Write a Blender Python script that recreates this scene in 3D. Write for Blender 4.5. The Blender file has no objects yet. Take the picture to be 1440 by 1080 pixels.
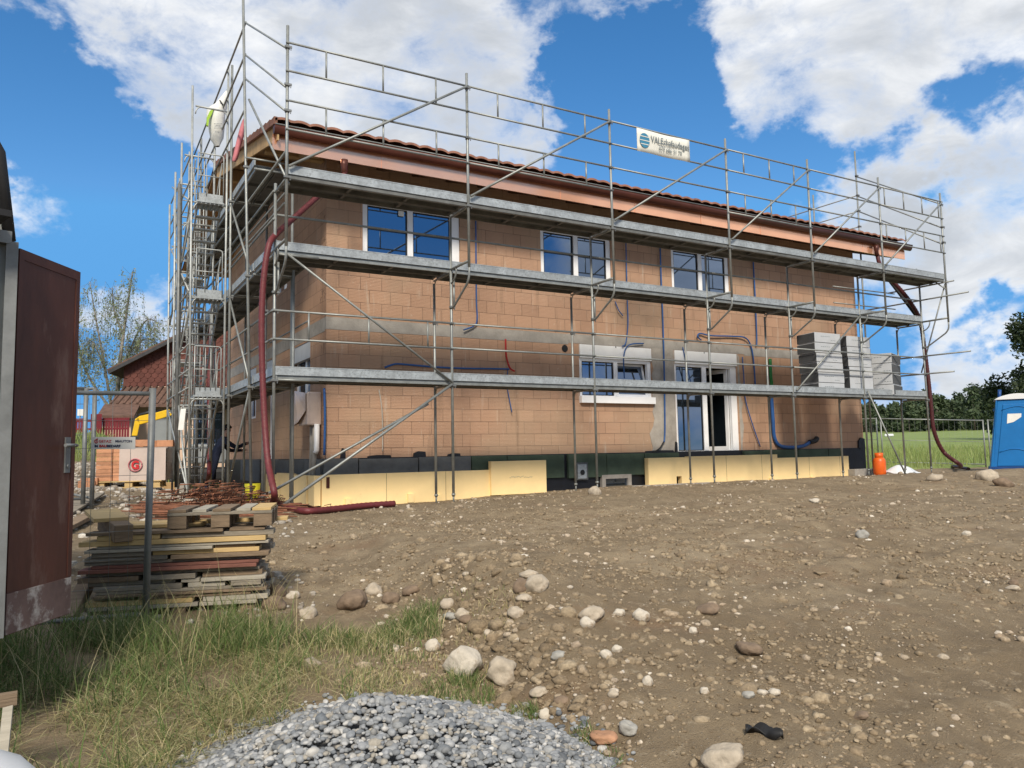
import bpy, bmesh, math, random
import numpy as np
from mathutils import Vector, Matrix, noise as mn
R = math.radians
rnd = random.Random(7)
scene = bpy.context.scene
COL = scene.collection

# ------------------------------------------------------------------ camera
CP = Vector((-2.78974685, -12.2804411, -1.41176283))
FW = Vector((0.49704145, 0.86324639, 0.08806519))
RT = Vector((0.86728031, -0.49747592, -0.0185087))
UP = Vector((-0.02783274, -0.0855768, 0.99594274))
F = 1090.93
cd = bpy.data.cameras.new('camera'); cam = bpy.data.objects.new('camera', cd); COL.objects.link(cam)
cd.sensor_width = 36; cd.lens = 36 * F / 1440; cd.clip_start = .05; cd.clip_end = 3000
M3 = Matrix((RT, UP, -FW)).transposed().to_4x4(); M3.translation = CP; cam.matrix_world = M3
scene.camera = cam
def ray(px, py): return FW + RT * ((px - 720) / F) - UP * ((py - 540) / F)
def PD(px, py, d): return CP + ray(px, py) * d
def onY(px, py, y):
    d = ray(px, py); return CP + d * ((y - CP.y) / d.y)
def onX(px, py, x):
    d = ray(px, py); return CP + d * ((x - CP.x) / d.x)
def onZ(px, py, z):
    d = ray(px, py); return CP + d * ((z - CP.z) / d.z)

# ------------------------------------------------------------------ terrain
def ss(a, b, x):
    t = max(0., min(1., (x - a) / (b - a))); return t * t * (3 - 2 * t)
def H0(x, y):
    # slope from the camera up to the building pad
    if y < -9.5: z = -2.9
    elif y < -0.7: z = -2.9 + (y + 9.5) / 8.8 * .77
    else: z = -2.13 - .1 * ss(-.5, 1.6, y)
    if y > -3: z -= .13 * ss(-3, .8, y) * (1 - ss(2.5, 7.5, x)) * ss(-2.2, -.4, x)
    # mound of spoil on the right of the grass
    ex = -.55 + .12 * (y + 8)
    if y < -2:
        b = ss(ex - .1, ex + .5, x) * ss(-11.2, -7.5, y) * (1 - ss(-6.5, -2.2, y))
        z += .25 * b
        z += .2 * math.exp(-((x - .35) / .42) ** 2 - ((y + 6.9) / .75) ** 2)
    # yard on the left behind the boards
    if x < 1:
        l = 1 - ss(-1.6, .2, x)
        z += l * (.28 * ss(-1, 3.5, y) + .5 * ss(4, 14, y) + 1.0 * ss(15, 23, y))
    if y > 14: z += .25 * ss(14, 30, y)
    return z
def H(x, y):
    z = H0(x, y)
    near = 1 - ss(20, 60, math.hypot(x, y))
    if near > 0:
        v = Vector((x, y, 3.7))
        n = mn.noise(v * .55) * .05 + mn.noise(v * 1.6) * .035 + mn.noise(v * 4.1) * .026 + mn.noise(v * 10.) * .016 + mn.noise(v * 23.) * .008
        n += mn.noise(Vector((x * .6 + y * .25, y * 3.1, 1))) * .028 + .5 * mn.noise(Vector((x * 1.1, y * 6.5, 5))) * .02
        dirt = (1.0 if x > -1 else .6) * (1 - .55 * ss(-2.5, -.4, y))
        z += n * near * dirt
    return z
def G(px, py, dz=0):
    d = ray(px, py); t = .8
    for i in range(1500):
        p = CP + d * t
        if p.z < H(p.x, p.y) + dz: return Vector((p.x, p.y, H(p.x, p.y)))
        t += .02 + t * .002
    return CP + d * t

# ------------------------------------------------------------------ materials
def nodes_of(m): return m.node_tree.nodes, m.node_tree.links
def mat(name, col, rough=.7, metal=0., var=.25, scale=3., bump=.0, bscale=40., col2=None, spec=.4, detail=6., stretch=None, island=0., coat=0., transl=None, spots=None):
    """base colour broken up by noise between col and col2, a bump, an optional change per loose piece"""
    m = bpy.data.materials.new(name); m.use_nodes = True
    n, l = nodes_of(m); b = n['Principled BSDF']
    tc = n.new('ShaderNodeTexCoord'); src = tc.outputs['Object']
    if stretch:
        mp = n.new('ShaderNodeMapping'); mp.inputs['Scale'].default_value = stretch
        l.new(src, mp.inputs[0]); src = mp.outputs[0]
    nz = n.new('ShaderNodeTexNoise'); nz.inputs['Scale'].default_value = scale; nz.inputs['Detail'].default_value = detail; nz.inputs['Roughness'].default_value = .65
    l.new(src, nz.inputs['Vector'])
    rp = n.new('ShaderNodeValToRGB')
    c2 = col2 or tuple(c * (1 - var) for c in col)
    c1 = col if col2 else tuple(min(1, c * (1 + var * .6)) for c in col)
    rp.color_ramp.elements[0].position = .32; rp.color_ramp.elements[1].position = .68
    rp.color_ramp.elements[0].color = (*c2, 1); rp.color_ramp.elements[1].color = (*c1, 1)
    l.new(nz.outputs['Fac'], rp.inputs[0]); out = rp.outputs[0]
    if spots:   # (colour, threshold, scale): blotches of dirt or dried mortar
        n2 = n.new('ShaderNodeTexNoise'); n2.inputs['Scale'].default_value = spots[2]; n2.inputs['Detail'].default_value = 8; n2.inputs['Roughness'].default_value = .7
        l.new(src, n2.inputs['Vector'])
        mr = n.new('ShaderNodeMapRange'); mr.inputs[1].default_value = spots[1]; mr.inputs[2].default_value = spots[1] + .12; l.new(n2.outputs['Fac'], mr.inputs[0])
        mx = n.new('ShaderNodeMix'); mx.data_type = 'RGBA'; l.new(mr.outputs[0], mx.inputs[0]); l.new(out, mx.inputs[6]); mx.inputs[7].default_value = (*spots[0], 1); out = mx.outputs[2]
    if island:
        g = n.new('ShaderNodeNewGeometry'); mr = n.new('ShaderNodeMapRange'); mr.inputs[3].default_value = 1 - island; mr.inputs[4].default_value = 1 + island
        l.new(g.outputs['Random Per Island'], mr.inputs[0])
        mx = n.new('ShaderNodeVectorMath'); mx.operation = 'SCALE'; l.new(out, mx.inputs[0]); l.new(mr.outputs[0], mx.inputs['Scale']); out = mx.outputs[0]
    l.new(out, b.inputs['Base Color'])
    b.inputs['Roughness'].default_value = rough; b.inputs['Metallic'].default_value = metal; b.inputs['Specular IOR Level'].default_value = spec
    if coat: b.inputs['Coat Weight'].default_value = coat
    if bump:
        n3 = n.new('ShaderNodeTexNoise'); n3.inputs['Scale'].default_value = bscale; n3.inputs['Detail'].default_value = 5; l.new(src, n3.inputs['Vector'])
        bp = n.new('ShaderNodeBump'); bp.inputs['Strength'].default_value = bump; bp.inputs['Distance'].default_value = .02
        l.new(n3.outputs['Fac'], bp.inputs['Height']); l.new(bp.outputs[0], b.inputs['Normal'])
    return m
def ramp_island(name, cols, rough=.85, noise_var=.25, nscale=60., bump=.3, spec=.3, sub=0.):
    """a colour per loose piece, taken from a list, plus a mottling inside each piece"""
    m = bpy.data.materials.new(name); m.use_nodes = True
    n, l = nodes_of(m); b = n['Principled BSDF']
    g = n.new('ShaderNodeNewGeometry'); rp = n.new('ShaderNodeValToRGB'); rp.color_ramp.interpolation = 'LINEAR'
    e = rp.color_ramp.elements
    while len(e) < len(cols): e.new(.5)
    for i, c in enumerate(cols): e[i].position = i / (len(cols) - 1); e[i].color = (*c, 1)
    l.new(g.outputs['Random Per Island'], rp.inputs[0])
    tc = n.new('ShaderNodeTexCoord'); nz = n.new('ShaderNodeTexNoise'); nz.inputs['Scale'].default_value = nscale; nz.inputs['Detail'].default_value = 5
    l.new(tc.outputs['Object'], nz.inputs['Vector'])
    mr = n.new('ShaderNodeMapRange'); mr.inputs[1].default_value = .3; mr.inputs[2].default_value = .7; mr.inputs[3].default_value = 1 - noise_var; mr.inputs[4].default_value = 1 + noise_var; l.new(nz.outputs['Fac'], mr.inputs[0])
    v = n.new('ShaderNodeVectorMath'); v.operation = 'SCALE'; l.new(rp.outputs[0], v.inputs[0]); l.new(mr.outputs[0], v.inputs['Scale'])
    l.new(v.outputs[0], b.inputs['Base Color']); b.inputs['Roughness'].default_value = rough; b.inputs['Specular IOR Level'].default_value = spec
    if bump:
        bp = n.new('ShaderNodeBump'); bp.inputs['Strength'].default_value = bump; bp.inputs['Distance'].default_value = .01; l.new(nz.outputs['Fac'], bp.inputs['Height']); l.new(bp.outputs[0], b.inputs['Normal'])
    if sub:
        b.inputs['Subsurface Weight'].default_value = sub
    return m
def leaf_mat(name, cols, rough=.6, tr=.35):
    m = ramp_island(name, cols, rough, .15, 8., 0, .25)
    n, l = nodes_of(m); b = n['Principled BSDF']; o = n['Material Output']
    t = n.new('ShaderNodeBsdfTranslucent'); l.new(b.inputs['Base Color'].links[0].from_socket, t.inputs[0])
    mx = n.new('ShaderNodeMixShader'); mx.inputs[0].default_value = tr
    l.new(b.outputs[0], mx.inputs[1]); l.new(t.outputs[0], mx.inputs[2]); l.new(mx.outputs[0], o.inputs[0])
    return m

def brick_mat(name, axis):
    m = bpy.data.materials.new(name); m.use_nodes = True
    n, l = nodes_of(m); b = n['Principled BSDF']
    tc = n.new('ShaderNodeTexCoord'); sp = n.new('ShaderNodeSeparateXYZ'); l.new(tc.outputs['Object'], sp.inputs[0])
    cb = n.new('ShaderNodeCombineXYZ'); l.new(sp.outputs[axis], cb.inputs[0]); l.new(sp.outputs[2], cb.inputs[1])
    # a little wobble so that the joints are not ruled lines
    nw = n.new('ShaderNodeTexNoise'); nw.inputs['Scale'].default_value = 9; nw.inputs['Detail'].default_value = 3; l.new(tc.outputs['Object'], nw.inputs['Vector'])
    ad = n.new('ShaderNodeVectorMath'); ad.operation = 'MULTIPLY_ADD'; l.new(nw.outputs['Color'], ad.inputs[0]); ad.inputs[1].default_value = (.012, .012, 0); l.new(cb.outputs[0], ad.inputs[2])
    br = n.new('ShaderNodeTexBrick'); l.new(ad.outputs[0], br.inputs['Vector'])
    br.inputs['Scale'].default_value = 1; br.inputs['Brick Width'].default_value = .435; br.inputs['Row Height'].default_value = .258
    br.inputs['Mortar Size'].default_value = .006; br.inputs['Mortar Smooth'].default_value = .35; br.inputs['Bias'].default_value = 0
    br.inputs['Color1'].default_value = (.48, .3, .2, 1); br.inputs['Color2'].default_value = (.385, .238, .16, 1); br.inputs['Mortar'].default_value = (.19, .125, .085, 1)
    br.offset = .42; br.squash = 1
    def noise(scale, det=6, vec=None, ro=.6):
        q = n.new('ShaderNodeTexNoise'); q.inputs['Scale'].default_value = scale; q.inputs['Detail'].default_value = det; q.inputs['Roughness'].default_value = ro
        l.new(vec or tc.outputs['Object'], q.inputs['Vector']); return q.outputs['Fac']
    def rng(s, a, c, d=0., e=1.):
        q = n.new('ShaderNodeMapRange'); q.inputs[1].default_value = a; q.inputs[2].default_value = c; q.inputs[3].default_value = d; q.inputs[4].default_value = e; l.new(s, q.inputs[0]); return q.outputs[0]
    def mix(f, a, c):
        q = n.new('ShaderNodeMix'); q.data_type = 'RGBA'; l.new(f, q.inputs[0]); l.new(a, q.inputs[6])
        if isinstance(c, tuple): q.inputs[7].default_value = (*c, 1)
        else: l.new(c, q.inputs[7])
        return q.outputs[2]
    def mul(a, f):
        q = n.new('ShaderNodeMath'); q.operation = 'MULTIPLY'; l.new(a, q.inputs[0])
        if isinstance(f, float): q.inputs[1].default_value = f
        else: l.new(f, q.inputs[1])
        return q.outputs[0]
    c = br.outputs['Color']
    c = mix(mul(rng(noise(1.1, 4), .35, .7), .35), c, (.55, .36, .24))
    # grey-green mortar wash on whole zones of blocks
    c = mix(mul(rng(noise(.42, 3), .48, .62), .45), c, (.38, .29, .2))
    # drips of pale mortar: noise stretched vertically
    mp = n.new('ShaderNodeMapping'); mp.inputs['Scale'].default_value = (7, 7, .9); l.new(tc.outputs['Object'], mp.inputs[0])
    c = mix(mul(rng(noise(1., 5, mp.outputs[0]), .6, .7), .6), c, (.54, .46, .37))
    mp2 = n.new('ShaderNodeMapping'); mp2.inputs['Scale'].default_value = (3.2, 3.2, .35); mp2.inputs['Location'].default_value = (5, 2, 1); l.new(tc.outputs['Object'], mp2.inputs[0])
    c = mix(mul(rng(noise(1., 5, mp2.outputs[0]), .6, .72), .45), c, (.17, .12, .08))
    c = mix(mul(rng(noise(14, 6), .62, .7), .4), c, (.6, .5, .4))
    # scoring of the blocks: fine vertical grooves
    wv = n.new('ShaderNodeTexWave'); wv.wave_type = 'BANDS'; wv.bands_direction = 'X'; wv.inputs['Scale'].default_value = 14; wv.inputs['Distortion'].default_value = .6; wv.inputs['Detail'].default_value = 2
    l.new(cb.outputs[0], wv.inputs['Vector'])
    c = mix(mul(rng(wv.outputs['Fac'], 0, .35, 1, 0), .32), c, (.2, .11, .07))
    l.new(c, b.inputs['Base Color']); b.inputs['Roughness'].default_value = .9; b.inputs['Specular IOR Level'].default_value = .2
    sm = n.new('ShaderNodeMath'); sm.operation = 'MULTIPLY_ADD'; l.new(br.outputs['Fac'], sm.inputs[0]); sm.inputs[1].default_value = -1.6; l.new(noise(30, 5), sm.inputs[2])
    wh = n.new('ShaderNodeTexWave'); wh.wave_type = 'BANDS'; wh.bands_direction = 'Y'; wh.inputs['Scale'].default_value = 11; wh.inputs['Distortion'].default_value = 1.2; wh.inputs['Detail'].default_value = 3; l.new(cb.outputs[0], wh.inputs['Vector'])
    s4 = n.new('ShaderNodeMath'); s4.operation = 'MULTIPLY_ADD'; l.new(wh.outputs['Fac'], s4.inputs[0]); s4.inputs[1].default_value = .35; l.new(sm.outputs[0], s4.inputs[2]); sm = s4
    bp = n.new('ShaderNodeBump'); bp.inputs['Strength'].default_value = .55; bp.inputs['Distance'].default_value = .015; l.new(sm.outputs[0], bp.inputs['Height']); l.new(bp.outputs[0], b.inputs['Normal'])
    return m

def ground_mat():
    m = bpy.data.materials.new('bare_soil'); m.use_nodes = True
    n, l = nodes_of(m); b = n['Principled BSDF']
    tc = n.new('ShaderNodeTexCoord'); P = tc.outputs['Object']
    def noise(scale, det=8, ro=.65):
        q = n.new('ShaderNodeTexNoise'); q.inputs['Scale'].default_value = scale; q.inputs['Detail'].default_value = det; q.inputs['Roughness'].default_value = ro; l.new(P, q.inputs['Vector']); return q.outputs['Fac']
    def rng(s, a, c, d=0., e=1.):
        q = n.new('ShaderNodeMapRange'); q.inputs[1].default_value = a; q.inputs[2].default_value = c; q.inputs[3].default_value = d; q.inputs[4].default_value = e; l.new(s, q.inputs[0]); return q.outputs[0]
    def mix(f, a, c):
        q = n.new('ShaderNodeMix'); q.data_type = 'RGBA'
        if isinstance(f, float): q.inputs[0].default_value = f
        else: l.new(f, q.inputs[0])
        for i, s in ((6, a), (7, c)):
            if isinstance(s, tuple): q.inputs[i].default_value = (*s, 1)
            else: l.new(s, q.inputs[i])
        return q.outputs[2]
    c = mix(rng(noise(.5, 5), .35, .65), (.25, .19, .12), (.41, .325, .218))
    c = mix(rng(noise(.23, 4), .42, .62), c, (.27, .215, .145))
    c = mix(rng(noise(3.5, 8), .42, .66), c, (.215, .165, .108))
    c = mix(rng(noise(.9, 6), .56, .7), c, (.27, .19, .12))
    c = mix(rng(noise(9, 8, .75), .56, .72), c, (.5, .41, .29))
    vo = n.new('ShaderNodeTexVoronoi'); vo.inputs['Scale'].default_value = 55; l.new(P, vo.inputs['Vector'])
    vr = rng(vo.outputs['Distance'], .1, .28, 1, 0)
    sp = n.new('ShaderNodeSeparateColor'); l.new(vo.outputs['Color'], sp.inputs[0])
    pk = rng(sp.outputs[0], .62, .7)
    mm = n.new('ShaderNodeMath'); mm.operation = 'MULTIPLY'; l.new(vr, mm.inputs[0]); l.new(pk, mm.inputs[1])
    c = mix(mm.outputs[0], c, mix(sp.outputs[1], (.28, .22, .16), (.52, .46, .37)))
    # meadow colour outside the building site
    s = n.new('ShaderNodeSeparateXYZ'); l.new(P, s.inputs[0])
    w = n.new('ShaderNodeMath'); w.operation = 'MULTIPLY_ADD'; l.new(noise(.35), w.inputs[0]); w.inputs[1].default_value = 6; l.new(s.outputs[1], w.inputs[2])
    far = rng(w.outputs[0], 19, 20.5)
    c = mix(far, c, mix(noise(1.5), (.05, .085, .02), (.1, .13, .04)))
    l.new(c, b.inputs['Base Color']); b.inputs['Roughness'].default_value = .95; b.inputs['Specular IOR Level'].default_value = .15
    sm = n.new('ShaderNodeMath'); sm.operation = 'ADD'; l.new(noise(22, 10, .75), sm.inputs[0]); l.new(noise(90, 6, .7), sm.inputs[1])
    s2 = n.new('ShaderNodeMath'); s2.operation = 'MULTIPLY_ADD'; l.new(mm.outputs[0], s2.inputs[0]); s2.inputs[1].default_value = .6; l.new(sm.outputs[0], s2.inputs[2])
    bp = n.new('ShaderNodeBump'); bp.inputs['Strength'].default_value = .85; bp.inputs['Distance'].default_value = .035; l.new(s2.outputs[0], bp.inputs['Height']); l.new(bp.outputs[0], b.inputs['Normal'])
    return m

MT = {}
MT['steel'] = mat('galvanised_tube', (.28, .295, .285), .5, .5, .25, 6, .1, 60, spots=((.45, .45, .43), .66, 9))
MT['zinc'] = mat('galvanised_sheet', (.4, .435, .45), .5, .4, .3, 5, .06, 80, spots=((.27, .29, .3), .5, 26))
MT['deck'] = mat('steel_deck', (.16, .165, .16), .65, .4, .35, 3, .1, 40)
MT['darksteel'] = mat('dull_steel', (.2, .21, .21), .55, .5, .3, 6)
MT['brick_x'] = brick_mat('clay_block_front', 0)
MT['brick_y'] = brick_mat('clay_block_side', 1)
MT['concrete'] = mat('concrete', (.33, .31, .28), .9, 0, .25, 2.5, .25, 30, spots=((.22, .2, .18), .58, 3))
MT['render'] = mat('mortar_render', (.37, .34, .3), .95, 0, .25, 3, .3, 25, spots=((.27, .23, .19), .56, 2.2))
MT['white'] = mat('white_pvc', (.85, .86, .87), .4, 0, .05, 2)
MT['whitebox'] = mat('white_shutter_box', (.82, .83, .83), .55, 0, .08, 2, spots=((.55, .53, .5), .64, 4))
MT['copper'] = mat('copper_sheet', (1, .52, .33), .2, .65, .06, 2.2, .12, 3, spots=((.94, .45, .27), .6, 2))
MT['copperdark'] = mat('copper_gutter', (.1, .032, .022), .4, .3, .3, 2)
MT['tile'] = mat('roof_tile', (.22, .105, .072), .8, 0, .35, 4, .2, 40, island=.35)
MT['wood'] = mat('pale_timber', (.5, .33, .16), .75, 0, .2, 4, .15, 30, stretch=(1, 1, .15))
MT['soffit'] = mat('soffit_boards', (.33, .2, .1), .8, 0, .25, 3, .1, 30, stretch=(.2, 3, 3))
MT['darkwood'] = mat('dark_rafter', (.12, .065, .035), .8, 0, .3, 4)
MT['bit_grey'] = mat('grey_base_insulation', (.125, .132, .135), .85, 0, .25, 3, .2, 30)
MT['bit_green'] = mat('green_base_insulation', (.06, .088, .06), .85, 0, .25, 3, .2, 30)
MT['bitumen'] = mat('black_bitumen', (.012, .013, .017), .45, 0, .3, 5, .3, 12)
MT['xps'] = mat('yellow_foam_board', (.95, .72, .36), .8, 0, .07, 1.5, .05, 60, spots=((.78, .56, .27), .62, 2.5))
MT['blue'] = mat('blue_conduit', (.02, .09, .28), .45, 0, .15, 8)
MT['redpipe'] = mat('red_conduit', (.45, .02, .02), .5, 0, .15, 8)
MT['green'] = mat('green_conduit', (.02, .2, .05), .5, 0, .15, 8)
MT['greypipe'] = mat('grey_conduit', (.4, .37, .32), .6, 0, .15, 8)
MT['hose'] = mat('dark_red_hose', (.13, .024, .027), .5, 0, .25, 14, .3, 60)
MT['hosedark'] = mat('brown_hose', (.07, .014, .016), .5, 0, .25, 14, .3, 60)
MT['eps'] = mat('silver_foam_face', (.47, .49, .51), .6, .1, .08, 4, .03, 50, spots=((.4, .42, .44), .68, 18))
MT['epsdark'] = mat('graphite_foam_edge', (.08, .085, .09), .85, 0, .2, 30)
MT['door'] = mat('brown_painted_plywood', (.085, .028, .018), .55, 0, .45, 3, .12, 12, spots=((.15, .085, .065), .56, 3.5), stretch=(1, 1, .35))
MT['doordirt'] = mat('splashed_plywood', (.16, .1, .085), .8, 0, .35, 5, .1, 12, spots=((.42, .37, .33), .5, 6))
MT['trailer'] = mat('grey_trailer_panel', (.36, .38, .37), .5, .2, .15, 2)
MT['black'] = mat('black_rubber', (.015, .015, .016), .6, 0, .2, 8)
MT['plastic_white'] = mat('white_plastic', (.72, .74, .76), .35, 0, .05, 2)
MT['toilet'] = mat('blue_plastic', (.008, .15, .43), .4, 0, .12, 1.5, .03, 10)
MT['toiletdark'] = mat('dark_blue_plastic', (.004, .05, .2), .45, 0, .12, 1.5)
MT['orange'] = mat('orange_paint', (.7, .12, .015), .4, 0, .15, 6, spots=((.35, .08, .03), .66, 12))
MT['yellow'] = mat('yellow_paint', (.75, .47, .02), .4, 0, .12, 3)
MT['oldred'] = mat('dark_red_timber', (.16, .012, .02), .7, 0, .3, 3)
MT['tilewall'] = None
MT['plaster'] = mat('beige_plaster', (.62, .45, .34), .9, 0, .1, 1)
MT['brown_tile'] = mat('old_brown_tile', (.13, .075, .055), .85, 0, .4, 5, .3, 12)
MT['bark'] = mat('bark', (.09, .075, .06), .9, 0, .4, 6, .5, 20)
MT['rust'] = mat('rusty_bar', (.24, .1, .055), .8, 0, .35, 12, island=.3)
MT['rag'] = mat('pink_red_cloth', (.5, .17, .19), .85, 0, .25, 5)
MT['bag'] = mat('white_woven_bag', (.68, .69, .66), .7, 0, .1, 5, .2, 14)
MT['baggreen'] = mat('lime_print', (.35, .55, .06), .7, 0, .1, 6)
MT['navy'] = mat('navy_workwear', (.012, .018, .045), .85, 0, .3, 8)
MT['skin'] = mat('skin', (.5, .3, .22), .6, 0, .1, 8)
MT['hair'] = mat('dark_hair', (.015, .011, .009), .6, 0, .3, 20)
MT['yellowgreen'] = mat('yellow_green_plastic', (.55, .52, .03), .5, 0, .12, 5)
MT['stone'] = mat('field_stone', (.42, .36, .28), .85, 0, .3, 9, .35, 45, spots=((.25, .19, .13), .56, 7))
MT['stonew'] = mat('white_lime_stone', (.52, .47, .39), .9, 0, .25, 9, .4, 40, spots=((.24, .18, .12), .52, 7))
MT['stoneb'] = mat('earthy_stone', (.2, .145, .1), .9, 0, .35, 10, .4, 40)
MT['stoneg'] = mat('grey_stone', (.33, .32, .29), .85, 0, .3, 9, .4, 40)
MT['brickbit'] = mat('broken_brick', (.4, .22, .13), .9, 0, .3, 9, .4, 40)
MT['ink_blue'] = mat('blue_ink', (.04, .2, .33), .6, 0, .05, 5)
MT['ink_grey'] = mat('grey_ink', (.16, .19, .2), .6, 0, .05, 5)
MT['ink_red'] = mat('red_ink', (.5, .015, .02), .6, 0, .05, 5)
MT['ink_navy'] = mat('navy_ink', (.03, .04, .1), .6, 0, .05, 5)
MT['banner'] = mat('banner_cloth', (.66, .66, .6), .75, 0, .08, 6, .1, 20, spots=((.52, .5, .45), .62, 6))
MT['board_a'] = mat('weathered_grey_board', (.24, .21, .165), .9, 0, .35, 5, .3, 30, stretch=(.25, 3, 6))
MT['board_b'] = mat('yellow_formwork_board', (.52, .37, .17), .8, 0, .2, 5, .15, 30, stretch=(.25, 3, 6))
MT['board_c'] = mat('brown_board', (.2, .145, .095), .9, 0, .35, 5, .3, 30, stretch=(.25, 3, 6))
MT['board_d'] = mat('reddish_board', (.19, .08, .06), .9, 0, .3, 5, .25, 30, stretch=(.25, 3, 6))
MT['board_e'] = mat('silvery_board', (.36, .33, .27), .9, 0, .25, 5, .25, 30, stretch=(.25, 3, 6))
MT['paper'] = mat('white_paper', (.75, .75, .72), .8, 0, .08, 5)
MT['excav_dark'] = mat('dark_machine_metal', (.04, .04, .042), .5, .3, .3, 5)
MT['shutter_grey'] = mat('grey_metal_shutter', (.25, .27, .28), .6, .3, .1, 3)
MT['film'] = mat('wrapping_film', (.52, .43, .38), .25, 0, .08, 3, .25, 9)
MT['claybrick'] = mat('fresh_clay_brick', (.5, .25, .14), .9, 0, .25, 5, .2, 30, island=.2)
def glass_mat():
    m = bpy.data.materials.new('coated_window_glass'); m.use_nodes = True
    n, l = nodes_of(m); b = n['Principled BSDF']; o = n['Material Output']
    b.inputs['Base Color'].default_value = (.008, .012, .016, 1); b.inputs['Roughness'].default_value = .05; b.inputs['IOR'].default_value = 1.5
    g = n.new('ShaderNodeBsdfGlossy'); g.inputs['Roughness'].default_value = .015; g.inputs['Color'].default_value = (.5, .68, 1, 1)
    fr = n.new('ShaderNodeFresnel'); fr.inputs['IOR'].default_value = 3.0
    mx = n.new('ShaderNodeMixShader'); l.new(fr.outputs[0], mx.inputs[0]); l.new(b.outputs[0], mx.inputs[1]); l.new(g.outputs[0], mx.inputs[2]); l.new(mx.outputs[0], o.inputs[0])
    return m
MT['glass'] = glass_mat()
MT['ground'] = ground_mat()
MT['pebble'] = ramp_island('grey_pebbles', [(.08, .088, .097), (.19, .2, .21), (.27, .28, .29), (.13, .143, .157), (.32, .325, .32), (.21, .224, .24), (.46, .455, .44), (.3, .275, .23), (.16, .17, .18)], .75, .18, 70., .15)
MT['gravel'] = ramp_island('soil_stones', [(.27, .21, .14), (.34, .27, .19), (.24, .18, .12), (.4, .33, .25), (.28, .22, .15), (.5, .44, .36), (.3, .24, .17), (.58, .53, .45), (.25, .19, .13)], .9, .3, 60., .3)
MT['rubble'] = ramp_island('yard_rubble', [(.2, .17, .14), (.4, .37, .32), (.25, .22, .18), (.5, .47, .42), (.18, .15, .12), (.35, .31, .26)], .9, .25, 40., .3)
MT['grass'] = leaf_mat('green_grass', [(.08, .13, .04), (.12, .19, .05), (.09, .15, .045), (.2, .26, .09), (.1, .16, .055), (.34, .32, .16), (.14, .21, .07)])
MT['straw'] = leaf_mat('dry_grass', [(.58, .49, .28), (.46, .39, .2), (.28, .28, .11), (.66, .57, .36), (.22, .25, .1), (.5, .42, .24)])
MT['meadowgrass'] = leaf_mat('meadow_grass', [(.24, .31, .085), (.3, .37, .12), (.26, .33, .1), (.38, .4, .18), (.22, .28, .08)])
MT['leaf_birch'] = leaf_mat('birch_leaf', [(.18, .22, .11), (.24, .29, .16), (.2, .24, .12), (.32, .35, .22)])
MT['leaf_dark'] = leaf_mat('dark_leaf', [(.02, .032, .014), (.035, .05, .02), (.026, .04, .018), (.045, .062, .026)], tr=.2)
MT['leaf_wood'] = leaf_mat('wood_leaf', [(.045, .068, .034), (.07, .1, .048), (.054, .08, .04), (.09, .12, .06), (.045, .072, .045)], tr=.15)

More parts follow.
